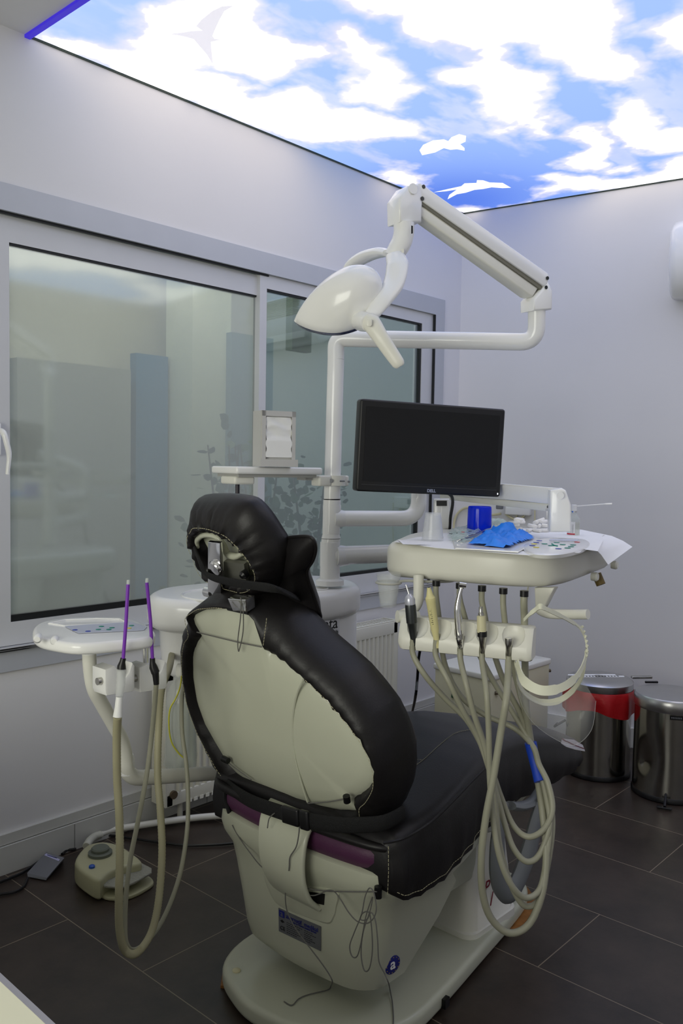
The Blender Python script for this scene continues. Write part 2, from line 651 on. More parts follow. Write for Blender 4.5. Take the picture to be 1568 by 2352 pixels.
deep2 = np.clip((GX - 1.42) / 2.4, 0, 1)[..., None] * .6
lightb = np.array(lin(172, 200, 255)); midb = np.array(lin(132, 170, 247)); darkb = np.array(lin(72, 112, 224))
blue = lightb * (1 - deep2) + midb * deep2
blue = blue * (1 - .85 * deep) + darkb * .85 * deep
whitec = np.array(lin(255, 250, 253))
shade = (1 - .16 * np.clip((fbm(GX * 2.4, GY * 2.4, 91) - .45) * 3, 0, 1))[..., None] * np.array([1, .985, 1])
core = np.clip((cl - .70) / .30, 0, 1)[..., None]; core = core * core * (3 - 2 * core)
col = (blue * (1 - cl[..., None]) + whitec * shade * cl[..., None]) * (1 + .55 * core)      # the thick of the clouds burns out, as in the photograph
me = bpy.data.meshes.new('printed_sky_panel')
vs = np.stack([GX, GY, np.full(GX.shape, CZ)], -1).reshape(-1, 3)
idx = np.arange(NU * NV).reshape(NV, NU)
q = np.stack([idx[:-1, :-1], idx[1:, :-1], idx[1:, 1:], idx[:-1, 1:]], -1).reshape(-1, 4)
me.vertices.add(len(vs)); me.vertices.foreach_set('co', vs.ravel())
me.loops.add(q.size); me.loops.foreach_set('vertex_index', q.ravel().astype(np.int32))
me.polygons.add(len(q)); me.polygons.foreach_set('loop_start', np.arange(0, q.size, 4, dtype=np.int32))
me.update(calc_edges=True)
ca = me.color_attributes.new('print', 'FLOAT_COLOR', 'POINT')
ca.data.foreach_set('color', np.concatenate([col.reshape(-1, 3), np.ones((NU * NV, 1))], 1).ravel().astype(np.float32))
SKYM = bpy.data.materials.new('backlit_sky_print'); SKYM.use_nodes = True
nt = SKYM.node_tree; nt.nodes.clear()
o_ = nt.nodes.new('ShaderNodeOutputMaterial'); e_ = nt.nodes.new('ShaderNodeEmission'); a_ = nt.nodes.new('ShaderNodeAttribute')
a_.attribute_name = 'print'; e_.inputs[1].default_value = PANEL
nt.links.new(a_.outputs['Color'], e_.inputs[0]); nt.links.new(e_.outputs[0], o_.inputs[0])
me.materials.append(SKYM)
lp = thing('ceiling_light_panel', (2.8, 1.0, CZ), 'large backlit ceiling panel printed with blue sky, white clouds and doves', 'ceiling light')
po = bpy.data.objects.new('printed_sky', me); C.objects.link(po); po.parent = lp
po.matrix_parent_inverse = Matrix.Translation(-lp.location)
TRIM = mat('dark_trim', lin(52, 66, 58), .5)
VIOLET = mat('blue_edge_strip', lin(60, 40, 200), .5, emit=lin(60, 40, 215), estr=.5)
b = MB(); b.box(((PX0 + 3.97) / 2, WY - .003, CZ - .002), (3.97 - PX0, .005, .007)); b.obj('panel_trim', TRIM, lp, smooth=0)
b = MB(); L_ = 3.4
b.prism([K1 + V((0, 0, CZ - .005)), K1 + _dr * L_ + V((0, 0, CZ - .005)), K1 + _dr * L_ + RN * .005 + V((0, 0, CZ - .005)), K1 + RN * .005 + V((0, 0, CZ - .005))], (0, 0, 1), .006)
b.obj('panel_trim', TRIM, lp, smooth=0)
b = MB(); b.box((PX0 + .007, (PY0 + WY) / 2, CZ - .004), (.02, WY - PY0, .012)); b.obj('panel_edge', VIOLET, lp, smooth=0, label='blue glowing edge strip')


def emis(name, c, s):
    m = mat(name, c, .8, emit=c, estr=s)
    return m


BIRD = emis('printed_dove_white', lin(246, 244, 246), PANEL * .92)
BIRD2 = emis('printed_dove_grey', lin(226, 224, 232), PANEL * .74)


def bird(polys, label):
    root = None
    for i, (nm, L, m) in enumerate(polys):
        b = MB()
        pts = [at(px, py, z=CZ - .002 - .0006 * i) for px, py in L]
        b.prism(pts, (0, 0, -1), .0005)
        b.obj(nm, m, lp, smooth=0, **({'label': label} if label else {}))


def c1(L):
    return [(a / 2, c / 2) for a, c in L]


bird([('printed_dove', c1([(778, 155), (830, 150), (880, 142), (930, 140), (900, 120), (925, 90), (975, 50), (1020, 28), (1072, 26), (1030, 50), (1005, 95), (985, 140), (975, 165), (985, 178), (1018, 181), (985, 188),
                           (968, 192), (972, 240), (978, 296), (950, 250), (915, 210), (890, 180), (858, 170), (820, 162)]), BIRD2)], None)
bird([('printed_dove', c2([(358, 690), (375, 665), (420, 645), (470, 640), (490, 648), (505, 630), (540, 616), (572, 624), (570, 650), (545, 662), (565, 680), (565, 692), (530, 685), (500, 688), (470, 680), (430, 700), (370, 713)]), BIRD)], None)
bird([('printed_dove', c2([(425, 883), (490, 868), (550, 855), (565, 842), (620, 840), (622, 827), (650, 828), (680, 838), (740, 840), (778, 862), (740, 864), (690, 860), (650, 868), (610, 872), (570, 885), (530, 892), (487, 915), (495, 895), (530, 870), (480, 878)]), BIRD)], None)

# ---- window: wide aluminium frame, two sliding sashes
w1 = thing('window_1', (2.4, WY, WZ0), None, None); w1['kind'] = 'structure'


def frame_ring(b, x0, x1, z0, z1, wl, wr, wt, wb, y0, y1):
    b.box(((x0 + wl / 2 + x0) / 2 + wl / 4, (y0 + y1) / 2, (z0 + z1) / 2), (wl, y1 - y0, z1 - z0))
    b.box((x1 - wr / 2, (y0 + y1) / 2, (z0 + z1) / 2), (wr, y1 - y0, z1 - z0))
    b.box(((x0 + wl + x1 - wr) / 2, (y0 + y1) / 2, z1 - wt / 2), (x1 - wr - x0 - wl, y1 - y0, wt))
    b.box(((x0 + wl + x1 - wr) / 2, (y0 + y1) / 2, z0 + wb / 2), (x1 - wr - x0 - wl, y1 - y0, wb))


b = MB(); frame_ring(b, WX0, WX1, WZ0, WZ1, .08, .085, .088, .078, WY - .012, WY + .10)
b.obj('outer_frame', ALU2, w1, smooth=0)
b = MB(); b.box(((WX0 + WX1) / 2, WY - .018, .770), (WX1 - WX0, .02, .004)); b.box(((WX0 + WX1) / 2, WY - .018, .762), (WX1 - WX0, .016, .003))
b.obj('sill_rail', CHROME, w1, smooth=0)
b = MB(); b.box(((1.1 + 2.50) / 2, WY + .005, 2.213), (1.45, .01, .008)); b.box((2.49, WY + .012, 2.19), (.018, .012, .045), bev=.004)
b.obj('track_gasket', GASK, w1)
b = MB(); frame_ring(b, 1.15, 2.518, .770, 2.210, .222, .030, .085, .080, WY + .022, WY + .05)
b.obj('sliding_sash', ALU, w1, smooth=0)
b = MB(); frame_ring(b, 1.367, 2.49, .845, 2.130, .006, .006, .012, .028, WY + .026, WY + .052)
b.obj('glass_gasket', GASK, w1, smooth=0)
b = MB(); frame_ring(b, 2.478, 3.722, .770, 2.216, .040, .092, .058, .095, WY + .004, WY + .035)
b.obj('sliding_sash', ALU, w1, smooth=0)
b = MB(); frame_ring(b, 2.514, 3.636, .850, 2.162, .008, .022, .012, .030, WY + .008, WY + .037)
b.obj('glass_gasket', GASK, w1, smooth=0)
b = MB(); b.box((3.724, WY - .006, 1.5), (.006, .014, 1.43)); b.obj('frame_gasket', GASK, w1, smooth=0)
def glass(name, tint, f_diff, dcol, f_gl, rough):
    """window glass with a milky privacy film: part see-through, part milky, part mirror"""
    m = bpy.data.materials.new(name); m.use_nodes = True
    nt = m.node_tree; nt.nodes.clear()
    o_ = nt.nodes.new('ShaderNodeOutputMaterial')
    tr = nt.nodes.new('ShaderNodeBsdfTransparent'); tr.inputs[0].default_value = (*tint, 1)
    di = nt.nodes.new('ShaderNodeBsdfDiffuse'); di.inputs[0].default_value = (*dcol, 1)
    gl = nt.nodes.new('ShaderNodeBsdfGlossy'); gl.inputs['Roughness'].default_value = rough; gl.inputs[0].default_value = (.80, .90, .86, 1)
    m0 = nt.nodes.new('ShaderNodeMixShader'); m0.inputs[0].default_value = f_diff
    m1 = nt.nodes.new('ShaderNodeMixShader'); m1.inputs[0].default_value = f_gl
    nt.links.new(tr.outputs[0], m0.inputs[1]); nt.links.new(di.outputs[0], m0.inputs[2])
    nt.links.new(m0.outputs[0], m1.inputs[1]); nt.links.new(gl.outputs[0], m1.inputs[2])
    nt.links.new(m1.outputs[0], o_.inputs[0])
    return m


GL = glass('milky_film_glass', (.90, .92, .90), .36, (.56, .58, .56), .17, .07)
GL2 = glass('tinted_reflective_glass', (.74, .80, .82), .12, (.30, .34, .36), .24, .03)
b = MB(); b.box((1.93, WY + .036, 1.48), (1.13, .006, 1.30)); b.obj('glass_pane', GL, w1, smooth=0)
b = MB(); b.box((3.07, WY + .020, 1.50), (1.13, .006, 1.32)); b.obj('glass_pane', GL2, w1, smooth=0)
# handle at the left edge of the sliding sash
b = MB()
h0 = at(2, 1030, y=WY)
b.box((h0.x - .012, WY + .005, h0.z + .03), (.028, .016, .11), bev=.006)
b.tube(fillet([(h0.x - .012, WY - .005, h0.z + .06), (h0.x - .012, WY - .045, h0.z + .055), (h0.x + .005, WY - .05, h0.z - .02), (h0.x, WY - .045, h0.z - .085)], .02), [.009, .010, .009, .007], 10)
b.obj('window_handle', PLAST, w1)

# beyond the glass: a white passage wall with blue doors, pale pillars and a lamp under its soffit
slab('courtyard_wall', .2, 7.0, 4.35, 4.5, -.2, 3.6, mat('courtyard_render', lin(205, 205, 196), .9, noise=.03, nscale=2), kind='structure')
slab('courtyard_floor', .2, 7.0, 2.95, 4.35, -.2, -.05, mat('courtyard_paving', lin(150, 150, 135), .9, noise=.1), kind='structure')
PB1 = mat('passage_blue', lin(60, 120, 160), .6, noise=.05, nscale=3)
PB3 = mat('passage_blue_grey', lin(112, 138, 146), .6, noise=.05, nscale=3)
PW = mat('passage_pillar', lin(214, 220, 200), .8, noise=.03)


def behind(name, px0, px1, py0, y, m, zlow=0., th=.06, **k):
    a = at(px0, 1000, y=y); c = at(px1, 1000, y=y); zt = at((px0 + px1) / 2, py0, y=y).z
    return slab(name, a.x, c.x, y, y + th, zlow, zt, m, kind='structure', **k)


behind('trim_2', 40, 300, 835, 4.1, mat('passage_panel', lin(178, 182, 180), .8), th=.2)
behind('door_1', 312, 385, 815, 4.15, PB1)
behind('door_2', 385, 442, 845, 4.2, PB3)
behind('trim_3', 440, 528, 300, 3.95, PW, th=.25)
behind('door_3', 530, 625, 770, 3.9, PB3)
behind('trim_4', 668, 712, 520, 3.3, mat('olive_post', lin(92, 108, 84), .7), zlow=2.02, th=.05)
LEAF = mat('shrub_leaf', lin(60, 92, 58), .5, noise=.25, nscale=20)
sh = thing('leafy_shrub', (3.0, 3.5, -.05), 'leafy green shrub outside, seen through the right window pane', 'shrub')
b = MB()
for (bx, by) in ((2.95, 3.45), (3.25, 3.55), (3.7, 3.6)):
    for k in range(3):
        a = random.uniform(0, 6.28)
        b.tube(catmull([(bx, by, -.05), (bx + .05 * math.cos(a), by + .05 * math.sin(a), .7), (bx + .2 * math.cos(a), by + .12 * math.sin(a), 1.5)], 5), [.014, .01, .004], 6)
b.obj('stem', mat('shrub_stem', lin(80, 70, 50), .8), sh)
b = MB()
for k in range(620):
    cx, cy, cz_ = random.choice([(2.95, 3.45, 1.0), (3.25, 3.55, 1.2), (3.7, 3.6, 1.05), (3.1, 3.5, .8)])
    c = V((cx + random.gauss(0, .17), cy + random.gauss(0, .1), cz_ + random.gauss(0, .22)))
    d = V((random.gauss(0, 1), random.gauss(0, .6), random.gauss(0, .6))).normalized(); u = d.cross(V((random.random(), random.random(), random.random()))).normalized()
    L_ = random.uniform(.04, .075); W_ = L_ * .38
    P = [c, c + d * L_ * .3 + u * W_, c + d * L_ * .7 + u * W_ * .8, c + d * L_, c + d * L_ * .7 - u * W_ * .8, c + d * L_ * .3 - u * W_]
    b.bm.faces.new([b.bm.verts.new(p) for p in P])
b.obj('foliage', LEAF, sh, smooth=0)


# ================================================================ DENTAL CHAIR
YC = 1.49
ch = thing('dental_chair', (1.9, YC, 0), 'white dental patient chair dressed in a black leatherette cover with pale stitching', 'dental chair')


def plate(pts, n=6):
    return catmull(pts, n, True)


outl = [(1.372, 1.50, .03), (1.385, 1.60, .03), (1.44, 1.71, .03), (1.56, 1.765, .03), (1.75, 1.765, .03), (2.0, 1.735, .03), (2.30, 1.68, .03), (2.41, 1.61, .03), (2.445, 1.49, .03),
        (2.43, 1.38, .03), (2.36, 1.315, .03), (2.2, 1.278, .03), (1.98, 1.243, .03), (1.75, 1.208, .03), (1.60, 1.20, .03), (1.48, 1.255, .03), (1.40, 1.37, .03)]
b = MB(); b.prism([p - V((0, 0, .022)) for p in plate(outl)], (0, 0, 1), .052, .016, 4)
b.obj('base_plate', SHELL, ch)
b = MB()
c = at(543, 2230, z=.06); b.lathe([(0.011, .0585), (.011, .0625), (.009, .064)], (c.x, c.y, 0))
b.obj('bolt_cap', CREAM, ch)
b = MB()
c = at(1019, 2292, z=.04); b.box((c.x, c.y + .004, .03), (.022, .03, .024), Matrix.Rotation(.1, 3, 'Z'))
b.obj('cable_notch', BLACK, ch, smooth=0)
b = MB()
b.prism([V((x, y, .001)) for x, y in ((1.425, 1.70), (1.50, 1.775), (1.60, 1.795), (1.60, 1.70), (1.47, 1.62))], (0, 0, 1), .007)
b.prism([V((x, y, .001)) for x, y in ((2.22, 1.262), (2.41, 1.30), (2.475, 1.38), (2.45, 1.42), (2.2, 1.32))], (0, 0, 1), .007)
b.obj('wooden_shim', WOOD, ch, smooth=0)


def plan(xr, xf, yr, yl, z, r=.07, bow=.03):
    w, h = xf - xr, yl - yr
    cx, cy = (xf + xr) / 2, (yl + yr) / 2
    out = []
    rf = .018
    P = []
    for sx__, sy__, a0, rad in ((1, 1, 0, rf), (-1, 1, 90, min(r, w * .45)), (-1, -1, 180, min(r, w * .45)), (1, -1, 270, rf)):
        for k in range(7):
            a = math.radians(a0 + 15 * k)
            P.append(V((cx + sx__ * (w / 2 - rad) + rad * math.cos(a), cy + sy__ * (h / 2 - rad) + rad * math.sin(a), z)))
    # extra points along the rear edge
    Q = []
    for i, p in enumerate(P):
        Q.append(p)
        n_ = P[(i + 1) % len(P)]
        if (n_ - p).length > .1:
            Q += [p.lerp(n_, k / 8) for k in range(1, 8)]
    for p in Q:
        s = (p.y - cy) / (h / 2)
        f = max(0, 1 - (p.x - xr) / .12)
        p.x += bow * s * s * f
        out.append(p)
    return out


BODY = [(.128, 1.495, 1.655, 1.262, 1.695), (.140, 1.478, 1.672, 1.25, 1.71), (.17, 1.472, 1.70, 1.242, 1.718), (.25, 1.468, 1.80, 1.228, 1.735), (.33, 1.464, 1.86, 1.212, 1.755), (.375, 1.460, 1.82, 1.203, 1.768),
        (.405, 1.448, 1.70, 1.178, 1.79), (.43, 1.444, 1.66, 1.172, 1.797), (.458, 1.446, 1.66, 1.175, 1.795), (.462, 1.452, 1.65, 1.18, 1.79)]
b = MB(); b.skin([plan(r[1], r[2], r[3], r[4], r[0]) for r in BODY]); b.obj('seat_housing', SHELL, ch, smooth=50)


def surf(px, py, off=.0):
    X = 1.46
    for _ in range(6):
        p = at(px, py, x=X)
        z = max(.128, min(.46, p.z))
        for a, c in zip(BODY, BODY[1:]):
            if a[0] <= z <= c[0]:
                s = (z - a[0]) / (c[0] - a[0])
                xr, yr, yl = [a[i] * (1 - s) + c[i] * s for i in (1, 3, 4)]
        sy = (p.y - (yr + yl) / 2) / ((yl - yr) / 2)
        X = xr + .03 * min(1, sy * sy) - off
        if abs(sy) > .8:
            X += .07 * (1 - math.sqrt(max(0, 1 - ((abs(sy) - .8) / .2) ** 2))) if abs(sy) < 1 else .07
    return at(px, py, x=X)


b = MB(); b.box((1.84, 1.485, .315), (.42, .36, .19), bev=.01); b.box((2.12, 1.49, .22), (.2, .2, .34), bev=.02)
b.obj('lift_column', SHELL, ch)
# seat shell running under the cushion to the foot end
b = MB()
rings = []
for x, yr, yl, zb, zt in ((1.56, 1.172, 1.80, .385, .455), (1.65, 1.170, 1.80, .376, .455), (1.75, 1.184, 1.79, .369, .455), (1.83, 1.203, 1.78, .366, .453), (1.9, 1.222, 1.765, .364, .45), (2.0, 1.250, 1.74, .364, .45), (2.1, 1.272, 1.72, .368, .44), (2.3, 1.30, 1.68, .37, .43), (2.5, 1.34, 1.64, .37, .42), (2.66, 1.38, 1.60, .37, .41)):
    rings.append([V((x, (yr + yl) / 2 + a, (zb + zt) / 2 + c)) for a, c in rrect(yl - yr, zt - zb, .02, 4)])
b.skin(rings); b.obj('foot_shell', SHELL, ch)
# raised panel, slot, plate, badge on the rear of the housing
b = MB()
b.skin([catmull([surf(x, y, -.002) for x, y in L], 4, True) if k == 0 else catmull([surf(x, y, .004) for x, y in L2], 4, True) for k, (L, L2) in enumerate([
    (([(608, 2000), (690, 2030), (772, 2045), (774, 2085), (768, 2110), (752, 2124), (700, 2107), (648, 2086), (622, 2060)]),) * 2,
    (None, [(612, 2005), (690, 2034), (768, 2049), (770, 2085), (764, 2106), (750, 2119), (700, 2102), (650, 2082), (626, 2057)])])])
b.obj('rear_panel', SHELL, ch, smooth=30)
b = MB()
L = [(619, 2016), (660, 2036), (700, 2047), (746, 2053), (744, 2079), (700, 2069), (660, 2052), (622, 2031)]
b.skin([[surf(x, y, .003) for x, y in L], [surf(x, y, .0065) for x, y in L]]); b.obj('slot', BLACK, ch, smooth=0)
# curved white strap linking seat and backrest
prof = catmull([(1.478, 0, .535), (1.447, 0, .528), (1.424, 0, .50), (1.412, 0, .45), (1.414, 0, .40), (1.432, 0, .355), (1.462, 0, .325)], 5)
b = MB()
ring2 = []
for i, p in enumerate(prof):
    t = (prof[min(i + 1, len(prof) - 1)] - prof[max(i - 1, 0)]).normalized()
    n_ = V((t.z, 0, -t.x))
    ring2.append([V((p.x, 1.482 - .045 * i / len(prof), p.z)) + n_ * c + V((0, a, 0)) for a, c in rrect(.182 - .05 * i / len(prof), .014, .006, 3)])
b.skin(ring2); b.obj('back_bracket', SHELL, ch)

# rating plate
pc = [surf(x, y, .0015) for x, y in ((640, 2085), (737, 2128), (737, 2184), (641, 2138))]
pm = mat('rating_plate_grey', lin(122, 124, 128), .4, metal=.4)
b = MB()
nrm = (pc[1] - pc[0]).cross(pc[3] - pc[0]).normalized()
if nrm.x > 0:
    nrm = -nrm
b.prism(pc, nrm, .0015)
rp = b.obj('rating_plate', pm, ch, smooth=0, label='grey rating plate with small blue and black print')
PU = (pc[1] - pc[0]); PVv = (pc[3] - pc[0])
PB = mat('plate_blue', lin(30, 36, 120), .5)


def onplate(u, v, off=.0022):
    return pc[0] + PU * u + PVv * v + nrm * off


b = MB(); b.prism([onplate(u, v, .0016) for u, v in ((.02, .05), (.15, .05), (.15, .33), (.02, .33))], nrm, .0006); bs_ = b.obj('logo_square', PB, rp, smooth=0)
up_ = -PVv
ln = PU.length
text('a', ln * .15, onplate(.085, .17, .0026), PU, up_, pm, rp)
text('alternatif  medikal', ln * .105, onplate(.565, .20), PU, up_, PB, rp)
text('Sanayi ve Ticaret Limited Şirketi', ln * .046, onplate(.60, .335), PU, up_, PB, rp)
text('CE', ln * .10, onplate(.10, .80), PU, up_, INK, rp)
b = MB()                     # the rows of fine print, too small to be read
for k in range(6):
    for u0, u1 in ((.20, .55 - .05 * (k % 3)), (.62, .74 + .06 * ((k + 1) % 3))):
        v = .45 + .085 * k
        u = u0
        while u < u1:
            w = .02 + .03 * random.random()
            b.prism([onplate(u, v, .0016), onplate(u + w, v, .0016), onplate(u + w, v + .022, .0016), onplate(u, v + .022, .0016)], nrm, .0003)
            u += w + .012
b.prism([onplate(.04, .50, .0016), onplate(.09, .43, .0016), onplate(.15, .50, .0016), onplate(.09, .57, .0016)], nrm, .0003)
b.obj('fine_print', INK, rp, smooth=0)
# round badge
bc = [surf(x, y, .001) for x, y in ((901, 2192), (912, 2190), (901, 2212))]
c0 = V((1.574, 1.2375, .195))
ux_ = V((.985, -.17, 0)).normalized(); uz_ = V((0, -.08, 1)).normalized()
bn = ux_.cross(uz_).normalized()
if bn.dot(V((0, 0, CAM_H)) - c0) < 0:
    bn = -bn
R_ = .0235
c0 = c0 + bn * .0015
b = MB(); b.lathe([(R_, 0), (R_, .0015), (R_ * .97, .002)], c0, bn, seg=32); bo = b.obj('round_badge', PB, ch, label='round dark blue badge with white letter a')
text('a', R_ * 1.7, c0 + bn * .0024 + uz_ * R_ * .1, ux_, uz_, WHITE, bo, bold=.0004)
b = MB(); st = mat('badge_yellow', lin(215, 180, 40), .5)
for k in range(12):
    a = k / 12 * 2 * PI; b.lathe([(.0011, .002), (.0011, .0026)], c0 + R_ * .84 * (ux_ * math.cos(a) + uz_ * math.sin(a)), bn, seg=6)
b.obj('badge_stars', st, bo, smooth=0)

# purple cushion
b = MB()
b.skin([plan(1.452 + d, 1.74, 1.182 + d, 1.79 - d, z, .08) for z, d in ((.458, .012), (.468, .002), (.485, -.004), (.505, -.004), (.518, .004), (.526, .02), (.529, .05))])
b.obj('seat_cushion', PURPLE, ch, label='purple upholstered cushion showing at the rear')

# black seat cover
ST = [(1.478, 1.178, 1.80, .43, .545), (1.50, 1.160, 1.818, .415, .560), (1.56, 1.152, 1.826, .405, .575), (1.66, 1.158, 1.82, .405, .583), (1.78, 1.182, 1.80, .41, .595), (1.90, 1.215, 1.775, .415, .607),
      (2.02, 1.245, 1.745, .415, .612), (2.14, 1.268, 1.72, .41, .605), (2.28, 1.29, 1.70, .40, .585), (2.42, 1.305, 1.685, .385, .55), (2.56, 1.315, 1.67, .375, .51), (2.68, 1.325, 1.66, .368, .475), (2.755, 1.345, 1.64, .37, .452), (2.79, 1.385, 1.60, .385, .435)]
ST2 = []
for a, c in zip(ST, ST[1:]):
    for k in range(4):
        ST2.append([p + (q_ - p) * k / 4 for p, q_ in zip(a, c)])
ST2.append(list(ST[-1]))


def seat_sec(x, yr, yl, zb, zt, i):
    h = zt - zb
    L = []
    nb = 10
    for k in range(nb):          # right skirt upward
        s = k / (nb - 1)
        w = -abs(.007 * math.sin(x * 28 + .7 * math.sin(x * 21))) * (1 - s) ** .7 - .002 * (1 + math.sin(x * 130 + s * 5)) * (1 - s)
        L.append(V((x, yr + w - .012 * math.sin(s * PI) * .6, zb + (h - .035) * s + .003 * math.sin(x * 40) * (1 - s))))
    for k in range(1, 6):
        a = k / 5 * PI / 2
        L.append(V((x, yr + .035 * (1 - math.cos(a)), zt - .035 + .035 * math.sin(a))))
    for k in range(1, 14):
        s = k / 14
        y = yr + .035 + (yl - yr - .07) * s
        L.append(V((x, y, zt + .012 * math.sin(s * PI) - .006 * math.exp(-((s - .5) / .06) ** 2) * (x < 1.95))))
    for k in range(5, 0, -1):
        a = k / 5 * PI / 2
        L.append(V((x, yl - .035 * (1 - math.cos(a)), zt - .035 + .035 * math.sin(a))))
    for k in range(nb):
        s = 1 - k / (nb - 1)
        w = .007 * math.sin(x * 50) * (1 - s)
        L.append(V((x, yl + w + .012 * math.sin(s * PI) * .6, zb + (h - .035) * s)))
    return L


b = MB(); b.skin([seat_sec(*s, i) for i, s in enumerate(ST2)], True, True)
sc = b.obj('seat_cover', LEATH, ch, smooth=60, label='black stitched seat cover')
b = MB(); b.tube(catmull([(1.60, 1.22, .52), (1.53, 1.175, .525), (1.478, 1.20, .528), (1.456, 1.30, .530), (1.447, 1.49, .530), (1.455, 1.70, .530), (1.478, 1.78, .528), (1.53, 1.80, .525), (1.60, 1.76, .52)], 6), [.003, .008, .011, .013, .013, .013, .011, .008, .003], 10, flat=.9)
b.obj('rear_hem', LEATH, ch)


def stitch(parent, pts, m=THREAD, r=.0008, dash=.0065, gap=.003, name='stitching'):
    """short thread dashes along a line"""
    P = [V(p) for p in pts]
    b = MB()
    d = 0; on = True; cur = [P[0]]; i = 0; p = P[0]; left = dash
    for q_ in P[1:]:
        while (q_ - p).length > left:
            p = p + (q_ - p).normalized() * left
            if on:
                cur.append(p); b.tube([cur[0], cur[-1]], r, 5)
            on = not on; cur = [p]; left = dash if on else gap
        left -= (q_ - p).length
        p = q_
    return b.obj(name, m, parent, smooth=30)


def seat_top(x, y):
    for a, c in zip(ST, ST[1:]):
        if a[0] <= x <= c[0]:
            s = (x - a[0]) / (c[0] - a[0])
            yr, yl, zt = [a[i] * (1 - s) + c[i] * s for i in (1, 2, 4)]
            u = (y - yr - .035) / (yl - yr - .07)
            return zt + .012 * math.sin(max(0, min(1, u)) * PI)
    return .5


def onseat(px, py, off=.0015):
    z = .6
    for _ in range(8):
        p = at(px, py, z=z); z = seat_top(p.x, p.y) + off
    return at(px, py, z=z)


stitch(sc, catmull([onseat(x, y) for x, y in ((948, 1762), (975, 1742), (1010, 1710), (1045, 1684), (1080, 1676), (1100, 1678))], 10))
stitch(sc, [onseat(x, y) for x, y in ((948, 1742), (960, 1745), (975, 1746))])
stitch(sc, [V((1.474, 1.176, .54)), V((1.474, 1.174, .48)), V((1.474, 1.176, .42))])
b = MB()
for L in ([(880, 1937), (930, 1925), (990, 1888), (1040, 1840), (1080, 1798), (1112, 1766)],):
    b.tube(catmull([onseat(x, y, .0) for x, y in L], 6), .0035, 6)
b.obj('piped_seam', LEATH, sc)
stitch(sc, [seat_sec(*s_, 0)[1] + V((0, -.0015, 0)) for s_ in ST2[2:30]])
# transparent plastic foot protector with torn print
b = MB()
pf = [onseat(x, y, .004) for x, y in ((1290, 1697), (1318, 1700), (1338, 1712), (1343, 1726), (1320, 1722), (1300, 1716), (1288, 1708))]
b.prism(pf, (0, 0, 1), .0012)
fp = b.obj('foot_protector', mat('worn_clear_film', lin(175, 172, 172), .25), ch, smooth=0, label='scuffed clear plastic film on the foot end')
b = MB()
for k in range(3):
    c = onseat(1298 + k * 14, 1702 + k * 6, .006)
    b.box(c, (.05, .006, .0008), Matrix.Rotation(.9 + k * .2, 3, 'Z'))
b.obj('film_print', mat('dark_red_print', lin(90, 20, 30), .5), fp, smooth=0)

# ---- backrest
BO = V((1.5, 1.47, .54)); BU = V((-.299, 0, .954)).normalized(); BN = V((.954, 0, .299)).normalized()
IN_PX = [(442, 1412), (469, 1399), (519, 1396), (579, 1410), (602, 1434), (594, 1483), (650, 1515), (700, 1558), (750, 1605), (790, 1650), (825, 1690), (850, 1730), (862, 1765), (859, 1796), (842, 1818), (812, 1836), (826, 1866), (780, 1864), (735, 1858), (690, 1846),
         (640, 1833), (585, 1807), (545, 1784), (520, 1758), (490, 1708), (466, 1665), (448, 1615), (439, 1560), (438, 1505), (447, 1478), (461, 1457), (450, 1440), (440, 1422)]
OUT_PX = [(480, 1368), (540, 1356), (610, 1364), (680, 1394), (735, 1433), (775, 1463), (812, 1494), (848, 1526), (882, 1566), (915, 1610), (936, 1660), (949, 1710), (953, 1760), (949, 1805), (935, 1838), (905, 1864), (860, 1882),
          (815, 1883), (745, 1874), (660, 1854), (585, 1826), (535, 1793), (500, 1752), (468, 1700), (440, 1640), (420, 1570), (412, 1505), (415, 1445), (436, 1402)]


def byang(P, c, n):
    """resample an outline at equal angles about c (in the plane BU, Y)"""
    out = []
    pol = []
    for p in P:
        d = p - c
        pol.append((d.dot(V((0, 1, 0))), d.dot(BU)))
    for k in range(n):
        a = 2 * PI * k / n
        dx, dy = math.cos(a), math.sin(a)
        best = 0
        for i in range(len(pol)):
            (x1, y1), (x2, y2) = pol[i], pol[(i + 1) % len(pol)]
            ex, ey = x2 - x1, y2 - y1
            den = dx * ey - dy * ex
            if abs(den) < 1e-12:
                continue
            t = (x1 * ey - y1 * ex) / den
            s = (x1 * dy - y1 * dx) / den
            if t > 0 and -1e-6 <= s <= 1 + 1e-6:
                best = max(best, t)
        out.append((best * dx, best * dy))
    return out


NB_ = 120
BC = BO + BU * .24 + V((0, .01, 0))
inner = byang([at(x, y, pl=(BO, BN)) for x, y in IN_PX], BC, NB_)
OD = .112
ODf = lambda x: .012 + (OD - .012) * min(1, max(0, (x - 430) / 330))
outer = byang([at(x, y, pl=(BO + BN * ODf(x), BN)) - BN * ODf(x) for x, y in OUT_PX], BC, NB_)


def bp3(u, v, d):
    return BC + V((0, 1, 0)) * u + BU * v + BN * d


def bring(s, d, k=1., wr=0., ph=0.):
    out = []
    for i, ((a, c), (e, f)) in enumerate(zip(inner, outer)):
        th = i / NB_ * 2 * PI
        w = wr * min(1, math.hypot(e - a, f - c) / .06) * (math.sin(th * 46 + ph) + .6 * math.sin(th * 29 + 1) + .5 * math.sin(th * 71))
        u = a + (e - a) * s; v = c + (f - c) * s
        out.append(bp3(u * k, v * k, d + w))
    return out


